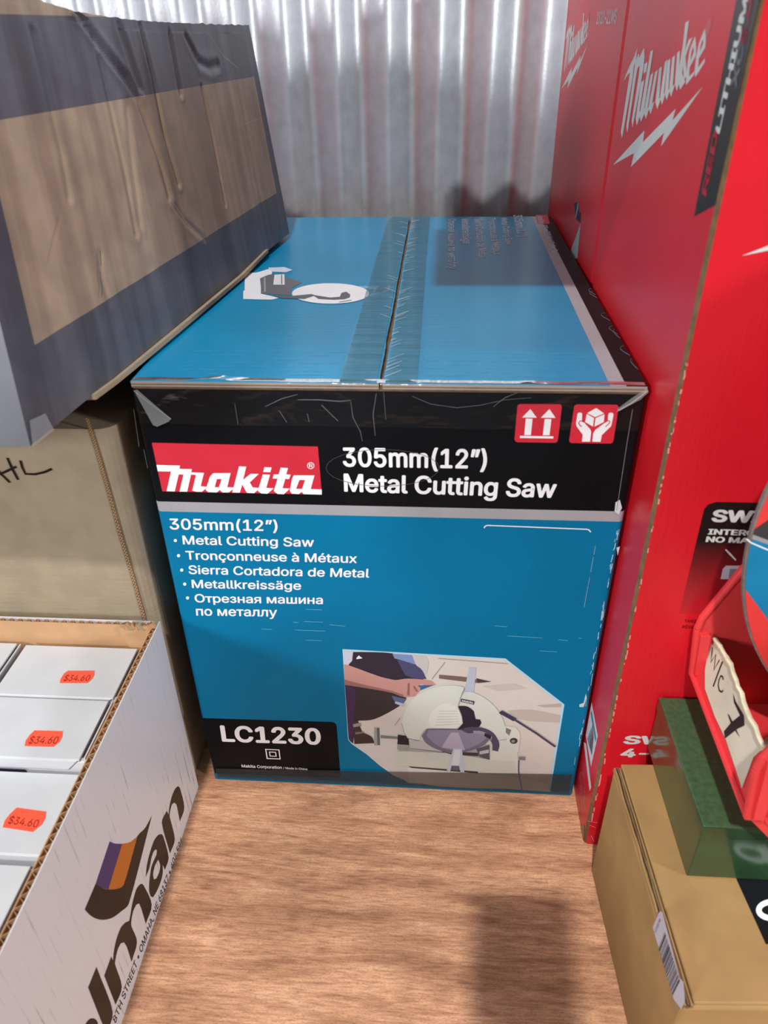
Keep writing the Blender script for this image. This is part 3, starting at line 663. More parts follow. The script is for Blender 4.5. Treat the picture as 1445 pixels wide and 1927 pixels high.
for j in range(NT + 1):
    for i in range(NS + 1):
        sp_ = -.0075 + (.549 + .0075) * i / NS; tt = gtop(sp_ + .05) * j / NT if True else 0
        s = sp_ + .24 * tt * (1 - max(0, sp_) / .549); tt = gtop(s) * j / NT
        e = min(1, i / 9, (NS - i) / 9, j / 7)
        V.append(gN + gb * s + gu * tt + gn * gdisp(s, tt) * (e if j < NT - 4 else .6)); b.uv[len(V) - 1] = (sp_, tt)
for j in range(NT):
    for i in range(NS): k = j * (NS + 1) + i; F.append((k, k + 1, k + NS + 2, k + NS + 1))
b.shared(V, F, GREY)
row = NS + 1
for idx in ([j * row for j in range(NT + 1)], [j * row + NS for j in range(NT + 1)], list(range(NT * row, NT * row + row)), list(range(row))):
    q = [V[k] for k in idx]; m_ = len(q)
    b.shared([v for v in q] + [v + WD for v in q], [(k, k + 1, m_ + k + 1, m_ + k) for k in range(m_ - 1)], GREY)
b.build('carton_body', gc, fix=False)
t = MB()                                          # the torn edge of the bottom flap showing under the face
E1 = [(172, 746), (215, 722), (265, 694), (330, 645), (400, 590), (455, 540), (500, 472)]
P1_ = [hit(x, y - 3, gN, gn) + gn * .003 for x, y in E1]
for q in P1_: q.z = max(q.z, .4462)
for k in range(len(P1_) - 1):
    a, c_ = P1_[k], P1_[k + 1]; dz = Vector((0, 0, -.0036))
    t.hexa([a + dz, c_ + dz, c_ + dz - gn * .012, a + dz - gn * .012, a, c_, c_ - gn * .012, a - gn * .012], KRAFT)
t.build('torn_flap', gc, fix=True, label='torn tan strip along the bottom edge')
p = Print(gN + gn * .0035, gn)
for q, w, cl in (([(395, 68), (420, 105), (450, 130)], .0004, (190, 186, 180)), ([(318, 370), (350, 418), (385, 452)], .0006, (192, 172, 150)), ([(432, 210), (452, 236), (490, 222)], .0005, (190, 170, 146)), ([(188, 472), (190, 500)], .0008, (60, 46, 40)), ([(188, 512), (192, 545), (190, 560)], .0006, (60, 46, 40)), ([(95, 495), (108, 440), (116, 405)], .0004, (176, 152, 128))):
    p.stroke(q, w, ink(*cl, .7), 1, taper=True)
p.poly([(137, 22), (150, 22), (168, 36), (158, 40)], ink(40, 34, 34), 1)
p.build('crease_marks', gc)['kind'] = 'stuff'
t = MB()                                          # silvery worn tape on the near corner
c0 = gN + gb * -.008
t.face([c0 + gn * .002, c0 + gb * .022 + gn * .003, c0 + gb * .02 + gu * .012 + gn * .003, c0 + gb * .006 + gu * .014 + gn * .002], TAPE_W)
t.build('corner_tape', gc, fix=False)

# ------------------------------------------------------------------ white printed tray of small boxes, front left
TX, TY0, TY1, TH = -0.0137, -0.55, -0.010, 0.222
TWH = mat('tray_white', (214, 212, 214), 0.38, var=0.03, scale=14, coat=0.1)
def scuffed_white():
    m = bpy.data.materials.new('scuffed_white_print'); m.use_nodes = True; nt = m.node_tree; N = nt.nodes; Lk = nt.links; b_ = N['Principled BSDF']
    tc = N.new('ShaderNodeTexCoord')
    def nz(sc, st, det=2):
        mp = N.new('ShaderNodeMapping'); mp.inputs['Scale'].default_value = st; Lk.new(tc.outputs['Object'], mp.inputs['Vector'])
        n_ = N.new('ShaderNodeTexNoise'); n_.inputs['Scale'].default_value = sc; n_.inputs['Detail'].default_value = det; Lk.new(mp.outputs[0], n_.inputs['Vector']); return n_.outputs['Fac']
    sx = N.new('ShaderNodeSeparateXYZ'); Lk.new(tc.outputs['Object'], sx.inputs[0])
    fl_ = N.new('ShaderNodeMath'); fl_.operation = 'MULTIPLY'; Lk.new(sx.outputs[1], fl_.inputs[0]); fl_.inputs[1].default_value = 2 * math.pi / .0079
    sn = N.new('ShaderNodeMath'); sn.operation = 'SINE'; Lk.new(fl_.outputs[0], sn.inputs[0])
    r1 = N.new('ShaderNodeValToRGB'); r1.color_ramp.elements[0].position = .80; r1.color_ramp.elements[0].color = (0, 0, 0, 1); r1.color_ramp.elements[1].position = 1.0; Lk.new(sn.outputs[0], r1.inputs[0])
    r2 = N.new('ShaderNodeValToRGB'); r2.color_ramp.elements[0].position = .50; r2.color_ramp.elements[0].color = (0, 0, 0, 1); r2.color_ramp.elements[1].position = .68; Lk.new(nz(60, (1, 2.2, .55), 4), r2.inputs[0])
    r3 = N.new('ShaderNodeValToRGB'); r3.color_ramp.elements[0].position = .35; r3.color_ramp.elements[0].color = (0.15, .15, .15, 1); r3.color_ramp.elements[1].position = .6; Lk.new(nz(9, (1, 1, 1), 2), r3.inputs[0])
    k = N.new('ShaderNodeMath'); k.operation = 'MULTIPLY'; Lk.new(r1.outputs[0], k.inputs[0]); Lk.new(r2.outputs[0], k.inputs[1])
    k2 = N.new('ShaderNodeMath'); k2.operation = 'MULTIPLY'; Lk.new(k.outputs[0], k2.inputs[0]); Lk.new(r3.outputs[0], k2.inputs[1])
    mx = N.new('ShaderNodeMix'); mx.data_type = 'RGBA'; Lk.new(k2.outputs[0], mx.inputs[0]); mx.inputs[6].default_value = rgb(216, 214, 217); mx.inputs[7].default_value = rgb(84, 80, 86)
    Lk.new(mx.outputs[2], b_.inputs['Base Color']); b_.inputs['Roughness'].default_value = .36
    return m
SCW = scuffed_white()
ty = thing('display_tray', 'open white printed cardboard tray full of small white boxes, at the front left', 'tray', (-0.16, -0.28, 0))
T = 0.0056
def wall_panel(name, a, d, length, inner, outer_mat, label=None):
    # corrugated board: outer liner, fluted medium, inner liner; a = start, d = direction, inner = inward normal
    w = MB(); a = Vector(a); d = Vector(d); inner = Vector(inner); up = Vector((0, 0, 1))
    def slab(o0, o1, z1, m, mt=None):
        c0 = a + inner * o0; c1 = a + inner * o1
        w.hexa([c0, c0 + d * length, c1 + d * length, c1, c0 + up * z1, c0 + d * length + up * z1, c1 + d * length + up * z1, c1 + up * z1], m, mt)
    slab(0, .0007, TH, outer_mat, {1: TWH}); slab(T - .0006, T, TH - .0004, KRAFT_IN); slab(.0007, T - .0006, TH - .008, KRAFT_DK)
    n_ = int(length / .0079 * 10); V = []; F = []
    for i in range(n_ + 1):
        q = length * i / n_; o = .0007 + (T - .0013) * (.5 + .46 * math.sin(2 * math.pi * q / .0079))
        b0 = a + d * q + inner * o; b1 = b0 + inner * .0004
        z = TH - .0006 - .0007 * abs(noise.noise(Vector((q * 80, 0, 0))))
        V += [b0 + up * (TH - .009), b0 + up * z, b1 + up * z, b1 + up * (TH - .009)]
    for i in range(n_):
        k = 4 * i; F += [(k, k + 4, k + 5, k + 1), (k + 1, k + 5, k + 6, k + 2), (k + 2, k + 6, k + 7, k + 3)]
    w.shared(V, F, KRAFT_IN)
    return w.build(name, ty, fix=False, label=label)
wall_panel('side_panel', (TX, TY0, 0), (0, 1, 0), TY1 - TY0, (-1, 0, 0), SCW)
wall_panel('side_panel', (-0.34, TY0, 0), (0, 1, 0), TY1 - TY0, (1, 0, 0), TWH)
wall_panel('end_panel', (-0.34 + T, TY1, 0), (1, 0, 0), 0.34 + TX - 2 * T, (0, -1, 0), TWH)
wall_panel('end_panel', (-0.34 + T, TY0, 0), (1, 0, 0), 0.34 + TX - 2 * T, (0, 1, 0), TWH)
w = MB(); w.box(-0.34 + T, TX - T, TY0 + T, TY1 - T, 0.0005, T, KRAFT_IN); w.build('base_panel', ty)
w = MB()                                          # torn inner flap in the far corner
q0 = [(-.048, TY1 - T - .0015, TH - .002), (-.020, TY1 - T - .0015, TH + .001), (-.0185, TY1 - T - .0015, TH - .055), (-.034, TY1 - T - .0015, TH - .06)]
w.prism(q0, (0, -.0012, 0), KRAFT_IN)
for k in range(14):
    x = -.05 + random.random() * .034; z = TH + .001 + random.random() * .003
    w.prism([(x, TY1 - .004, z - .006), (x + .004 + random.random() * .005, TY1 - .005, z - .005), (x + .003, TY1 - .006, z + .002)], (0, -.004, .0005), random.choice([KRAFT_IN, KRAFT_IN, KRAFT]))
w.build('torn_corner_flap', ty)['kind'] = 'stuff'
p = Print((TX, 0, 0), (1, 0, 0)); c = (0, 1450, 3.6125); IB = ink(25, 19, 18); IG = ink(52, 46, 48)
p.poly(K(*c, [(1100, 355), (1132, 275), (1146, 300), (1150, 250), (1168, 175), (1188, 128), (1207, 106), (1222, 118), (1252, 252), (1222, 345), (1200, 235), (1185, 218), (1168, 232), (1155, 280), (1153, 315), (1187, 466), (1155, 564)]), IB, 1, soft=True)
p.poly(K(*c, [(990, 725), (997, 650), (1015, 570), (1045, 480), (1075, 438), (1098, 432), (1110, 450), (1145, 590), (1120, 675), (1105, 640), (1105, 700), (1090, 760), (1065, 820), (1040, 862), (1022, 855), (1013, 810), (1016, 740), (1028, 660), (1046, 610), (1062, 575), (1066, 545), (1058, 535), (1043, 552), (1028, 595), (1015, 660)]), IB, 1, soft=True, holes=[K(*c, [(1045, 740), (1040, 700), (1055, 640), (1075, 605), (1088, 645), (1082, 690), (1062, 735)])])
p.poly(K(*c, [(708, 1395), (755, 1265), (768, 1292), (772, 1240), (790, 1150), (820, 1070), (850, 1035), (878, 1022), (886, 980), (900, 900), (925, 810), (950, 775), (965, 770), (978, 785), (1030, 912), (990, 1042), (962, 945), (945, 903), (925, 912), (905, 955), (892, 1020), (893, 1060), (930, 1165), (893, 1300), (862, 1200), (842, 1168), (820, 1175), (800, 1215), (785, 1280), (782, 1320), (827, 1470), (785, 1592)]), IB, 1, soft=True)
p.poly(K(*c, [(598, 1475), (655, 1335), (765, 1640), (722, 1790)]), IB, 1, soft=True)
p.poly(K(*c, [(575, 1740), (592, 1705), (615, 1686), (640, 1685), (660, 1705), (720, 1900), (640, 1990), (560, 1850)]), IB, 1, soft=True)
p.build('lettering', ty, 'large black slanted letters')
p = Print((TX, 0, 0), (1, 0, 0))
p.poly(K(*c, [(1032, 306), (985, 392), (932, 450), (840, 775), (800, 803), (735, 808), (690, 798), (650, 768), (575, 945), (610, 982), (650, 1006), (700, 1015), (760, 1002), (820, 960), (875, 905)]), IB, 1, soft=True)
p.poly(K(*c, [(745, 482), (780, 496), (830, 498), (735, 808), (690, 798), (650, 768)]), ink(66, 52, 104), 1, soft=True)
p.poly(K(*c, [(830, 498), (882, 488), (932, 450), (840, 775), (800, 803), (735, 808)]), ink(192, 108, 32), 1, soft=True)
p.build('swoosh_emblem', ty, 'black, orange and purple curved emblem')
p = Print((TX, 0, 0), (1, 0, 0)); c5 = (180, 1500, 4.515)
p.text('8TH STREET \u2022 OMAHA, NE 68137 \u2022 402 596', *K(*c5, ((168, 1925), (738, 378), (142, 1888))), IG, 1, .014)
p.build('address_line', ty)

PAPER = mat('box_white', (202, 205, 210), 0.5, var=0.03, scale=22, bump=0.1, bscale=30)
PAPER2 = mat('box_white_side', (206, 207, 211), 0.5, var=0.04, scale=22)
SLIT = mat('flap_gap', (46, 42, 42), 0.9)
ORANGE = mat('price_label_orange', (255, 92, 66), 0.5, var=0.02)
def small_box(x0, x1, y0, y1, z, label, sticker=None, cc=None, txt=None, tape=False):
    t_ = thing('small_box', label, 'box', ((x0 + x1) / 2, (y0 + y1) / 2, T), 'small white boxes in the tray')
    w = MB(); w.box(x0, x1, y0, y1, T + .0004, z - .003, PAPER2); w.build('box_body', t_, bevel=.0008)
    w = MB(); w.box(x0, x1 - .0035, y0 - .0004, y1, z - .0022, z, PAPER)              # lid with its tucked front lip
    w.hexa([(x0, y0 - .0012, z - .011), (x1 - .014, y0 - .0012, z - .011), (x1 - .014, y0 + .001, z - .011), (x0, y0 + .001, z - .011), (x0, y0 - .0012, z - .0004), (x1 - .0045, y0 - .0012, z - .0004), (x1 - .0045, y0 + .001, z - .0004), (x0, y0 + .001, z - .0004)], PAPER)
    w.build('lid', t_, bevel=.0005)
    w = MB(); w.box(x1 - .0035, x1 - .0012, y0 + .004, y1 - .001, z - .0045, z - .0028, SLIT); w.build('flap_gap', t_)
    w = MB(); w.box(x1 - .0011, x1 - .0001, y0 + .002, y1, z - .004, z - .0008, PAPER); w.build('side_flap', t_)
    if tape:
        w = MB(); w.box(x0 + .03, x1 - .048, y0 - .0018, y0 - .0013, z - .019, z - .0125, ink(38, 36, 52)); w.build('printed_strip', t_)
    if sticker:
        p = Print((0, 0, z), UPZ); p.poly(K(*cc, sticker), ORANGE, 2); p.text('$34.60', *K(*cc, txt), ink(140, 34, 30), 3, -.004)
        p.build('price_label', t_, 'orange price label reading $34.60')
    return t_
s3 = (0, 1180, 5.161); s4 = (0, 1440, 5.558)
small_box(-.1345, -.0305, -.0790, -.0215, .2, 'small white box at the back of the tray, price label right of centre', [(660, 425), (918, 425), (914, 470), (895, 505), (850, 545), (582, 546), (588, 510), (620, 455)], s3, ((612, 525), (860, 525), (640, 470)))
small_box(-.1375, -.0330, -.1400, -.0822, .2, 'second small white box from the back of the tray, dark strip on its front', [(335, 1005), (610, 1012), (604, 1070), (580, 1115), (520, 1165), (240, 1158), (250, 1105), (290, 1050)], s3, ((272, 1135), (550, 1137), (305, 1065)), tape=True)
small_box(-.1350, -.0300, -.2085, -.1440, .188, 'third small white box from the back, its price label slightly turned', [(175, 445), (483, 487), (474, 560), (440, 620), (345, 700), (28, 652), (50, 580), (105, 510)], s4, ((78, 612), (385, 655), (115, 535)))
small_box(-.1430, -.0385, -.2760, -.2150, .185, 'small white box nearest the camera in the tray, no price label showing')
small_box(-.2450, -.1400, -.0790, -.0200, .2, 'small white box in the far left corner of the tray, left of the labelled ones')

# ------------------------------------------------------------------ red tool cartons on the right
MR = mat('carton_red', (208, 24, 38), 0.36, var=0.05, scale=7, bump=0.1, bscale=40, bstretch=(10, 10, 1), coat=0.06)
MX = 0.3688
LW = ink(206, 206, 204); MBK = mat('carton_black', (34, 33, 34), 0.35, var=0.05); PINK = ink(200, 96, 100)
def red_carton(y0, y1, z1, label, flap, edge):
    t_ = thing('tool_carton', label, 'box', (MX + .12, (y0 + y1) / 2, 0), 'red tool cartons')
    x1 = MX + .27; w = MB()
    P = [(MX, y1 - .006), (MX, y0 + .0042), (MX + .0018, y0), (x1, y0), (x1, y1), (MX + .009, y1)]; n_ = len(P)
    mm = [MR, edge, MR, MR, MR, MR]
    for i in range(n_):
        j = (i + 1) % n_
        w.face([(P[i][0], P[i][1], 0), (P[j][0], P[j][1], 0), (P[j][0], P[j][1], z1), (P[i][0], P[i][1], z1)], mm[i])
    w.face([(x, y, z1) for x, y in reversed(P)], KRAFT); w.face([(x, y, 0) for x, y in P], KRAFT)
    w.build('carton_body', t_, fix=True)
    w = MB(); w.box(MX - flap[2], MX + .002, flap[0], flap[1], z1 - .002, z1 + .002, MR, {0: KRAFT}); w.build('top_flap', t_)  # open flap added out of view to shade the saw carton's top
    return t_
near = red_carton(-.0531, .2535, .722, 'tall red carton nearest the camera, large white script logo and lightning bolt on its side', (.03, .2535, .18), KRAFT_DK)
far = red_carton(.2557, .6185, .722, 'red carton standing behind the nearest one against the metal wall, smaller logo', (.2557, .40, .17), MR)
LO, LN = Vector((MX, 0, 0)), Vector((-1, 0, 0))
c = (1150, 20, 6.425)
LOGO = [[(150, 857), (178, 780), (228, 660), (280, 560), (318, 448), (300, 620), (245, 735), (205, 770)],
        [(118, 1465), (232, 735), (278, 640), (264, 800), (152, 1440), (132, 1543)],
        [(185, 1400), (275, 760), (290, 650), (325, 530), (342, 522), (335, 620), (302, 800), (215, 1370), (197, 1478)],
        [(250, 1335), (335, 790), (348, 660), (296, 735), (318, 620), (372, 505), (403, 450), (406, 560), (392, 700), (365, 850), (280, 1310), (262, 1412)],
        [(392, 760), (404, 645), (442, 622), (428, 735)], [(298, 1305), (362, 870), (405, 832), (345, 1210), (360, 1250), (312, 1392)],
        [(345, 1265), (480, 490), (512, 475), (402, 1180), (420, 1210), (362, 1348)]]
def stem(xt, yt, xb, yb, w, nx_=None):
    return [(xt - w / 2, yt + 22), (xt + w / 2, yt - 12), (xb + w * .62, yb - 130), (xb + w * 1.5, yb - 165), (xb + w * .9, yb - 95), (xb, yb), (xb - w * .7, yb - 90)]
for a in ((495, 757, 420, 1312), (550, 722, 476, 1256), (598, 682, 560, 1195), (668, 602, 616, 1140), (702, 590, 673, 1086), (758, 550, 726, 1046), (818, 492, 796, 975)): LOGO.append(stem(*a, 34))
LOGO += [[(900, 145), (945, 118), (860, 760), (878, 800), (900, 860), (835, 960), (808, 770), (870, 420)],
         [(880, 520), (940, 350), (984, 322), (930, 470), (900, 560), (920, 780), (880, 840), (868, 620)]]
LOOP = [([(905, 860), (925, 640), (950, 480), (1018, 303), (1028, 400), (1028, 540), (950, 690), (945, 800), (1010, 730), (1000, 780), (908, 900)], [(960, 610), (1000, 500), (998, 430), (972, 500)]),
        ([(1010, 745), (1030, 560), (1062, 400), (1136, 212), (1148, 330), (1142, 440), (1062, 580), (1055, 690), (1138, 570), (1130, 630), (1020, 805)], [(1075, 500), (1115, 400), (1112, 340), (1085, 420)])]
BOLT = [(20, 1868), (405, 1445), (385, 1590), (782, 1185), (745, 1325), (1118, 908), (602, 1645), (640, 1478), (240, 1893), (278, 1722)]
def on_left(pts): return [hit(x, y, LO, LN) for x, y in K(*c, pts)]
def place_logo(parent, f, m):
    p = Print(LO, LN)
    for q in LOGO: p.poly([f(v) for v in on_left(q)], m, 1, world=True)
    for q, h in LOOP: p.poly([f(v) for v in on_left(q)], m, 1, [[f(v) for v in on_left(h)]], world=True)
    ce = hit(*K(*c, [(1180, 192)])[0], LO, LN); p.poly([f(ce + Vector((0, .0045 * math.cos(k * .4), .0045 * math.sin(k * .4)))) for k in range(15)], PINK, 1, world=True)
    p.build('script_logo', parent)
    p = Print(LO, LN); p.poly([f(v) for v in on_left(BOLT)], m, 1, world=True); p.build('lightning_bolt', parent)
place_logo(near, lambda v: v, LW)
A0, A1, A2 = on_left([(20, 1868), (1118, 908), (930, 120)]); B0, B1, B2 = (hit(x, y, LO, LN) for x, y in ((1056, 168), (1106, 83), (1099, 24)))
_M = Matrix(((A1.y - A0.y, A2.y - A0.y), (A1.z - A0.z, A2.z - A0.z))).inverted()
def to_far(v):
    q = _M @ Vector((v.y - A0.y, v.z - A0.z)); return B0 + (B1 - B0) * q.x + (B2 - B0) * q.y
place_logo(far, to_far, LW)
p = Print(LO, LN); c3 = (1050, 0, 10.708)
p.text('2820-21WS', *K(*c3, ((775, 482), (1168, 466), (800, 235))), ink(214, 190, 186), 1, .03); p.build('model_number', far)
p = Print(LO, LN); c7 = (1050, 400, 3.504)
p.poly(K(*c7, [(150, 70), (128, 300), (60, 330), (90, 235)]), ink(172, 182, 182), 1)
p.poly(K(*c7, [(108, -60), (128, -70), (140, 0), (150, 0), (148, 72), (118, 42)]), ink(36, 36, 62), 2)
p.poly(K(*c7, [(132, -70), (138, -40), (120, 40), (116, 30)]), ink(120, 170, 190), 3)
p.build('side_sticker', far)
c4 = (1290, 0, 4.697); p = Print(LO, LN)
p.poly(K(*c4, [(75, 1915), (450, 0), (575, -640), (790, -640), (652, 0), (262, 1812)]), MBK, 1)
p.text('RED', *K(*c4, ((186, 1725), (292, 1180), (150, 1692))), ink(176, 40, 58), 2, .05)
p.text('LITHIUM', *K(*c4, ((304, 1172), (562, -25), (268, 1150))), ink(210, 216, 214), 2, .05)
p.text('XC', *K(*c4, ((450, 775), (522, 400), (412, 752))), ink(120, 120, 132), 2, .04)
p.text('5.0', *K(*c4, ((532, 392), (600, 0), (488, 375))), ink(150, 40, 64), 2, .04)
p.build('battery_banner', near, 'slanted black band with white and red lettering')
cb = (1050, 1300, 6.02); p = Print(LO, LN)
p.poly(K(*cb, [(382, 130), (452, 512), (375, 862), (315, 505)]), ink(206, 210, 216), 1)
p.poly(K(*cb, [(370, 250), (384, 225), (436, 540), (425, 580)]), ink(92, 126, 150), 2)
for k in range(7): p.poly(K(*cb, [(335 + 9 * k, 540 - 24 * k), (339 + 9 * k, 525 - 24 * k), (388 + 3 * k, 700 - 28 * k), (384 + 3 * k, 730 - 28 * k)]), ink(96, 96, 106), 2)
p.poly(K(*cb, [(292, 580), (320, 600), (378, 1095), (358, 1135)]), ink(214, 208, 208), 1)
p.build('barcode_sticker', near, 'white barcode sticker near the bottom corner')
p = Print(LO, LN)
for k in range(26):
    x = 230 + random.random() * 80; y = 900 + random.random() * 450; p.stroke(K(*cb, [(x, y), (x + 6 + random.random() * 10, y + 30 + random.random() * 60)]), .0005 + random.random() * .0006, ink(206, 150, 150), 2, taper=True)
p.stroke(K(*cb, [(180, 1180), (215, 1340), (245, 1500), (255, 1580)]), .0016, ink(188, 158, 130, .8), 2)
p.poly(K(*cb, [(250, 1530), (300, 1520), (296, 1640), (262, 1600)]), KRAFT, 2)
p.build('scuff_marks', near)['kind'] = 'stuff'

FY = -.0531; FO, FN = Vector((0, FY, 0)), Vector((0, -1, 0))
def fade_mat():                                    # printed label that runs from black to red
    m = bpy.data.materials.new('label_black_to_red'); m.use_nodes = True; nt = m.node_tree; N = nt.nodes; Lk = nt.links; b_ = N['Principled BSDF']
    tc = N.new('ShaderNodeTexCoord'); sx = N.new('ShaderNodeSeparateXYZ'); Lk.new(tc.outputs['Object'], sx.inputs[0])
    mr = N.new('ShaderNodeMapRange'); mr.inputs[1].default_value = .375; mr.inputs[2].default_value = .275; Lk.new(sx.outputs[2], mr.inputs[0])
    r = N.new('ShaderNodeValToRGB'); r.color_ramp.elements[0].color = rgb(30, 20, 20); r.color_ramp.elements[1].color = rgb(204, 30, 44); r.color_ramp.elements[0].position = .25; Lk.new(mr.outputs[0], r.inputs[0])
    Lk.new(r.outputs[0], b_.inputs['Base Color']); b_.inputs['Roughness'].default_value = .35
    return m
TL = hit(1331, 944, FO, FN); BL = hit(1278, 1155, FO, FN); p = Print(FO, FN); FM = fade_mat()
p.poly([BL, Vector((.60, FY, BL.z)), Vector((.60, FY, TL.z)), TL + Vector((.006, 0, 0)), TL + Vector((.001, 0, -.002)), TL + Vector((-.001, 0, -.006))], FM, 1, world=True)
c8 = (1290, 880, 9.323)
p.text('SWITCH', *K(*c8, ((465, 938), (1215 + 1000, 955 + 30), (505, 745))), LW, 2, .05)
p.text('INTERCH', *K(*c8, ((395, 1165), (1355, 1194), (412, 1075))), LW, 2, .05)
p.text('NO MA', *K(*c8, ((358, 1297), (1090, 1322), (378, 1207))), LW, 2, .05)
c6 = (1280, 920, 6.024)
p.stroke(K(*c6, [(512, 684), (560, 735), (628, 806)]), .0014, LW, 2, taper=True)
p.poly(K(*c6, [(515, 868), (900, 868), (900, 1025), (455, 1020), (480, 905)]), ink(188, 184, 196), 2)
p.poly(K(*c6, [(560, 905), (900, 905), (900, 1020), (545, 1015)]), ink(128, 122, 128), 3)
p.build('front_label', near, 'black label fading to red with white capitals')
p = Print(FO, FN)
p.text('TANQUE', *K(*c6, ((42, 1512), (232, 1517), (52, 1480))), ink(98, 14, 22), 1, .02)
p.text('R\u00c9SERV', *K(*c6, ((18, 1580), (214, 1584), (28, 1548))), ink(98, 14, 22), 1, .02)
c9 = (1060, 920, 3.636)
p.build('bilingual_lettering', near); p = Print(FO, FN)
p.text('SWITCH TANK', *K(*c9, ((415, 1742), (1750, 1765), (432, 1690))), LW, 1, .05)
p.text('4-GALLON', *K(*c9, ((393, 1832), (1260, 1850), (412, 1778))), LW, 1, .05)
p.build('product_lettering', near)
p = Print(FO, FN); p.poly(K(*c7, [(1210, 285), (1384, 218), (1640, 130), (1640, 205), (1384, 250)]), LW, 1); p.build('front_bolt', near)
p = Print(FO, FN)
for k in range(60):
    y = 660 + random.random() * 900; x = 1098 + (1588 - y) * .208 + 5 + random.random() * 2; p.stroke([(x, y), (x - 1.2, y + 3 + random.random() * 8)], .0006 + random.random() * .0008, ink(222, 150, 140), 1, taper=True)
p.stroke([(1098, 1585), (1112, 1592), (1126, 1591)], .002, ink(200, 160, 130, .8), 1)
for q in ([(1108, 1552), (1120, 1557)], [(1112, 1572), (1118, 1584)], [(1105, 1545), (1124, 1548)]): p.stroke(q, .0006, ink(230, 150, 150), 1, taper=True)
p.build('worn_edge', near)['kind'] = 'stuff'

# ------------------------------------------------------------------ tan carton, front right
G0 = Vector((.3716, -.0780, 0)); G1 = Vector((.3812, -.2550, 0)); gd = (G1 - G0).normalized(); gr = Vector((-gd.y, gd.x, 0)); GH = .1415
tb = thing('tan_carton', 'low tan cardboard carton with a black printed patch, at the front right of the shelf', 'box', (.48, -.17, 0))
w = MB(); gl_ = (G1 - G0).length; RW = .26
def gp(a, r, z): return G0 + gd * a + gr * r + Vector((0, 0, z))
w.hexa([gp(gl_, 0, 0), gp(gl_, RW, 0), gp(0, RW, 0), gp(0, 0, 0), gp(gl_, 0, GH - .004), gp(gl_, RW, GH - .004), gp(0, RW, GH - .004), gp(0, 0, GH - .004)], KRAFT_TAN)
w.build('carton_body', tb, bevel=.0025)
w = MB(); w.hexa([gp(gl_ - .001, .0065, GH - .0035), gp(gl_ - .001, RW, GH - .0035), gp(0, RW, GH - .0035), gp(-.003, .0065, GH - .0035), gp(gl_ - .001, .0065, GH), gp(gl_ - .001, RW, GH), gp(0, RW, GH), gp(-.003, .0065, GH)], KRAFT_TAN)
w.build('top_flap', tb, bevel=.001)
w = MB()
for k, (r0, zt) in enumerate(((.0002, GH - .0012), (.0024, GH - .0005), (.0044, GH - .0012))):
    V = []; F = []
    for i in range(31):
        a = gl_ * i / 30; wob = .0007 * noise.noise(Vector((a * 50, k * 5, 0)))
        V += [gp(a, r0 + wob, GH - .005), gp(a, r0 + .0013 + wob, GH - .005), gp(a, r0 + .0013 + wob, zt + wob), gp(a, r0 + wob, zt + wob)]
    for i in range(30):
        q = 4 * i; F += [(q + j, q + (j + 1) % 4, q + 4 + (j + 1) % 4, q + 4 + j) for j in range(4)]
    w.shared(V, F, (KRAFT_TAN, KRAFT_DK, KRAFT_TAN)[k])
w.build('flap_edge', tb)
cp_ = (1080, 1080, 2.274); p = Print((0, 0, GH), UPZ)
e0 = hit(1388, 1660, Vector((0, 0, GH)), Vector((0, 0, 1))); e1 = hit(1441, 1777, Vector((0, 0, GH)), Vector((0, 0, 1)))
p.poly([e0, e1, e1 + gr * .14, e0 + gr * .14 - gd * .05, e0 - gd * .05], ink(26, 28, 32, .2), 1, world=True)
DW = ink(236, 238, 240)
p.ring((1453, 1713), 31, 21, 11, DW, 2); p.poly([(1464, 1640), (1484, 1640), (1497, 1732), (1476, 1732)], DW, 3)
p.build('printed_patch', tb, 'black patch with a white rounded letter')
cz = (1200, 1700, 5.898); n_l = -gr; p = Print(G0, n_l)
p.poly(K(*cz, [(170, 270), (185, 225), (240, 100), (262, 84), (278, 98), (470, 830), (512, 870), (528, 1075), (490, 1178), (405, 1068)]), ink(190, 186, 198), 2)
def lerp(a, b_, k): return (a[0] + (b_[0] - a[0]) * k, a[1] + (b_[1] - a[1]) * k)
ra, rb, la, lb = (306, 318), (472, 855), (236, 500), (392, 1015); k = 0.0
while k < .97:
    wd = random.choice([.012, .02, .03, .045]); q = [lerp(ra, rb, k), lerp(ra, rb, k + wd), lerp(la, lb, k + wd), lerp(la, lb, k)]
    p.poly(K(*cz, q), ink(40, 40, 50), 3); k += wd + random.choice([.012, .02, .03])
p.text('3120A9M', *K(*cz, ((205, 335), (262, 185), (188, 315))), ink(70, 70, 80), 3, 0)
p.build('barcode_label', tb, 'white barcode label on the side')

# ------------------------------------------------------------------ green two-piece box on the tan carton
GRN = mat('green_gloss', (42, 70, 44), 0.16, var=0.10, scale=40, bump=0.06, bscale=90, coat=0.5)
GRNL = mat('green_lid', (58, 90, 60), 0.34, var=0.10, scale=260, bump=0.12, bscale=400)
gz0, gz1 = GH + .0009, .2005
gx = thing('green_box', 'glossy dark green lidded box lying on the tan carton', 'box', (.46, -.113, gz0))
def rot2(x, y): return (x + (-.113 - y) * .016, y)
w = MB(); H8 = lambda x0, x1, y0, y1, z0, z1: [rot2(x0, y0) + (z0,), rot2(x1, y0) + (z0,), rot2(x1, y1) + (z0,), rot2(x0, y1) + (z0,), rot2(x0, y0) + (z1,), rot2(x1, y0) + (z1,), rot2(x1, y1) + (z1,), rot2(x0, y1) + (z1,)]
w.hexa(H8(.4040, .535, -.1705, -.0570, gz0, gz1 - .002), GRN); w.build('box_base', gx, bevel=.0008)
w = MB(); w.hexa(H8(.4030, .536, -.1716, -.0560, gz1 - .0125, gz1), GRNL, {2: GRN, 5: GRN}); w.build('lid', gx, bevel=.0012)

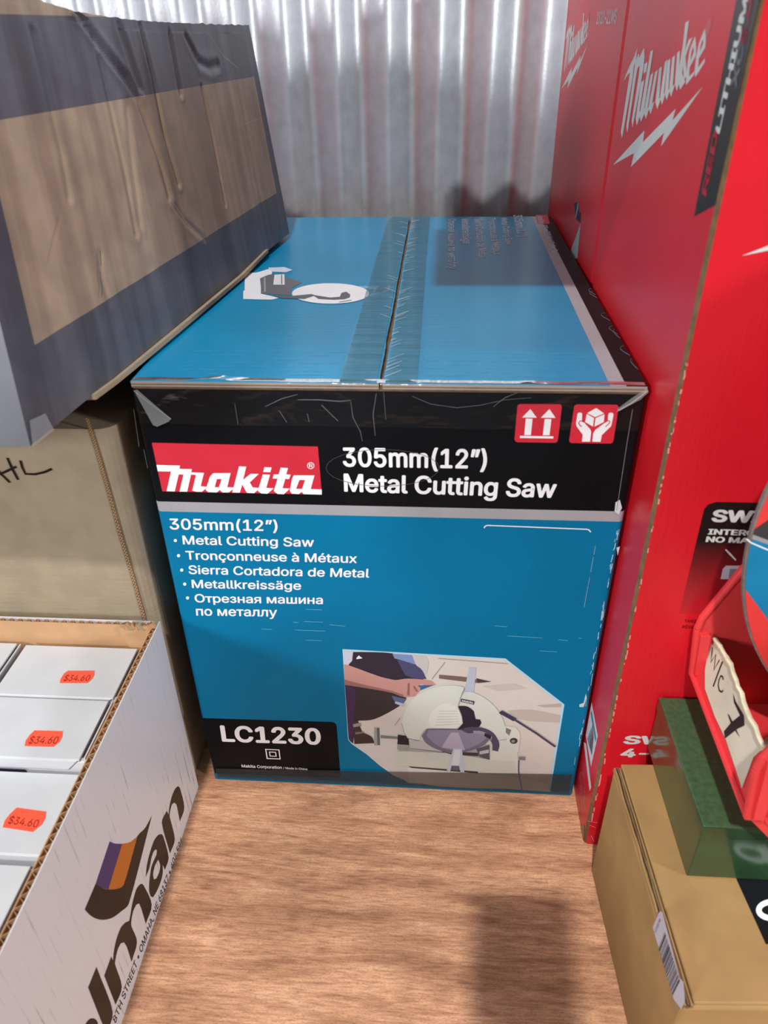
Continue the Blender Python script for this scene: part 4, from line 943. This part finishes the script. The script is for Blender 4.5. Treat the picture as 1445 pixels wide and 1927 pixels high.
# ------------------------------------------------------------------ red plastic bin on the green box, with two wheels in it
BINR = mat('bin_red', (222, 58, 62), 0.4, var=0.05, scale=20, bump=0.08, bscale=60)
bz = .2012
bn = thing('parts_bin', 'red plastic parts bin with a hand-lettered paper label, sitting on the green box', 'bin', (.53, -.123, bz))
YF, YN = -.0600, -.1870
side = [(.4205, .2325), (.4152, .2777), (.4165, .288), (.4353, .334), (.462, .365), (.81, .365), (.81, bz), (.448, bz)]
for y, th in ((YF, -.003), (YN, .003)):
    w = MB(); w.prism([(x, y, z) for x, z in side], (0, th, 0), BINR)
    w.tube([(x, y + th * .5, z) for x, z in side[1:6]], .0032, BINR, 8)
    w.tube([(side[0][0], y + th * .5, side[0][1]), (side[1][0], y + th * .5, side[1][1])], .0032, BINR, 8)
    if y == YN:
        w.prism([(.4210, y, .236), (.4165, y, .290), (.4240, y, .292), (.4275, y, .236)], (0, -.004, 0), BINR)
        w.prism([(.4300, y, .232), (.4560, y, .270), (.4590, y, .266), (.4340, y, .229)], (0, -.003, 0), BINR)
    else:
        w.prism([(.4195, y, .236), (.4160, y, .276), (.4230, y, .276), (.4270, y, .236)], (0, -.008, 0), BINR)
    w.build('side_wall', bn, bevel=.0006)
w = MB(); w.box(.446, .81, YN + .003, YF - .003, bz, bz + .003, BINR); w.build('floor_panel', bn)
w = MB(); w.box(.807, .81, YN + .003, YF - .003, bz + .003, .365, BINR); w.build('back_wall', bn)
LB0, LB1 = Vector((.4205, 0, .2325)), Vector((.4290, 0, .2680)); ld = (LB1 - LB0).normalized(); lnrm = Vector((-ld.z, 0, ld.x))
w = MB(); w.prism([(.4205, YN + .003, .2325), (.4290, YN + .003, .2680), (.4320, YN + .003, .2675), (.4240, YN + .003, .2325), (.451, YN + .003, bz + .001), (.447, YN + .003, bz)], (0, YF - YN - .006, 0), BINR)
w.tube([(.4200, YN, .2330), (.4200, YF, .2330)], .0026, BINR, 8); w.build('front_lip', bn, bevel=.0004)
CREAM = mat('paper_cream', (206, 198, 178), 0.75, var=0.05, scale=30); CREAM2 = mat('paper_torn', (226, 218, 186), 0.85, var=0.08, scale=60)
PO = LB0 + lnrm * .0006
p = Print(PO, lnrm)
p.poly([(1341, 1205), (1346, 1201), (1350, 1203), (1366, 1232), (1377, 1249), (1388, 1284), (1399, 1305), (1408, 1340), (1424, 1369), (1442, 1411), (1431, 1413), (1418, 1425), (1396, 1484), (1393, 1473), (1366, 1392), (1345, 1348), (1326.5, 1296), (1326.5, 1261), (1331, 1234)], CREAM, 1)
c2 = (1280, 1040, 7.412); c1 = (1200, 1280, 4.8163); MK = ink(38, 28, 28)
for q, wd in (([(455, 1320), (445, 1420), (430, 1530), (500, 1420), (475, 1640), (550, 1500)], .0013), ([(595, 1520), (530, 1690), (465, 1870)], .0016), ([(605, 1775), (595, 1730), (570, 1720), (545, 1780), (535, 1850), (550, 1925), (585, 1945), (605, 1920)], .0013)):
    p.stroke(K(*c2, q), wd, MK, 3)
p.poly(K(*c1, [(868, 118), (890, 190), (965, 320), (972, 412), (905, 445), (795, 530), (785, 465), (850, 385), (930, 320), (875, 200)]), MK, 3)
p.poly(K(*c1, [(818, 305), (836, 322), (872, 395), (930, 520), (895, 470), (850, 400)]), MK, 3)
lab = p.build('paper_label', bn, 'cream paper label lettered W/C 7')
w = MB()
TE = [(1347, 1203), (1358, 1218), (1368, 1236), (1378, 1252), (1388, 1282), (1398, 1305), (1408, 1340), (1424, 1369), (1440, 1408)]
for i in range(len(TE) - 1):
    a, b_ = hit(*TE[i], PO, lnrm), hit(*TE[i + 1], PO, lnrm); m_ = (a + b_) / 2
    w.tube([a + lnrm * .0008, m_ + lnrm * (.0010 + .0008 * random.random()), b_ + lnrm * .0008], .0013 + .0006 * random.random(), CREAM2, 6)
w.build('torn_label_edge', bn)

dc, dr = Vector((.6003, -.11, .3971)), .1916
ds = thing('cutting_wheel', 'big round wheel with blue, red and black printing, standing in the red bin', 'wheel', (dc.x, dc.y, dc.z - dr))
w = MB(); nn = 96
ringp = [(dc.x + dr * math.cos(2 * math.pi * k / nn), dc.y, dc.z + dr * math.sin(2 * math.pi * k / nn)) for k in range(nn)]
w.prism(ringp, (0, .004, 0), mat('wheel_grey', (120, 112, 108), .7, var=.1, scale=200)); w.build('disc', ds, bevel=.0008)
p = Print(dc, (0, -1, 0)); DR = mat('wheel_red', (222, 62, 58), .42, var=.03)
def band(f, m, lay):                                # part of the round face under / over printed lines
    P = []
    ins = [(dc.x + (dr - .0012) * math.cos(2 * math.pi * k / nn), (dr - .0012) * math.sin(2 * math.pi * k / nn) + dc.z) for k in range(nn)]
    for i in range(nn):
        a, b_ = ins[i], ins[(i + 1) % nn]; fa, fb = f(*a), f(*b_)
        if fa >= 0: P.append((a[0], dc.y, a[1]))
        if (fa >= 0) != (fb >= 0): k = fa / (fa - fb); P.append((a[0] + (b_[0] - a[0]) * k, dc.y, a[1] + (b_[1] - a[1]) * k))
    p.poly(P, m, lay, world=True)
def line(a, b_):                                   # signed side of a line through two points of the photo, positive below it
    A_, B_ = p.at(a), p.at(b_); return lambda x, z: -((B_.x - A_.x) * (z - A_.z) - (B_.z - A_.z) * (x - A_.x))
band(lambda x, z: 1, DR, 1)
band(line((1408, 1003), (1445, 978)), ink(62, 58, 60), 2)
band(line((1410, 1003), (1445, 1016)), ink(150, 146, 146), 3); band(line((1408, 1011), (1445, 1024)), mat('wheel_blue', (20, 122, 164), .4, var=.05), 4)
p.stroke([(1404, 1013), (1412, 1020), (1445, 1034), (1500, 1058)], .0009, WHITE, 5)
band(line((1402, 1108), (1445, 1166)), DR, 5)
p.build('printed_face', ds)
sw = thing('paper_wheel', 'thin cream-edged wheel lying low in the red bin under the standing wheel', 'wheel', (.49, -.135, bz + .0035))
w = MB(); cw = Vector((.4953, -.135, bz + .006)); rr = .046
w.prism([(cw.x + rr * math.cos(k * math.pi / 24), cw.y + rr * .95 * math.sin(k * math.pi / 24), cw.z - .0025) for k in range(48)], (0, 0, .004), CREAM2); w.build('disc', sw, bevel=.0006)

# ------------------------------------------------------------------ the telephone that takes the picture (its shadow falls on the plywood)
ph = thing('smartphone', 'black smartphone held up to take the picture, behind the camera position', 'phone', CAM - UP * .06 - FWD * .012)
w = MB(); o0 = CAM - FWD * .010 + UP * .014
def pq(a, u, d): return o0 + RIGHT * a - UP * u - FWD * d
w.hexa([pq(-.022, .155, 0), pq(.052, .155, 0), pq(.052, .155, .008), pq(-.022, .155, .008), pq(-.022, 0, 0), pq(.052, 0, 0), pq(.052, 0, .008), pq(-.022, 0, .008)], mat('phone_black', (26, 26, 30), .3))
w.build('phone_body', ph, bevel=.003)
w = MB(); w.hexa([pq(-.019, .152, .0082), pq(.049, .152, .0082), pq(.049, .152, .0085), pq(-.019, .152, .0085), pq(-.019, .003, .0082), pq(.049, .003, .0082), pq(.049, .003, .0085), pq(-.019, .003, .0085)], mat('phone_screen', (40, 42, 48), .1)); w.build('screen', ph)
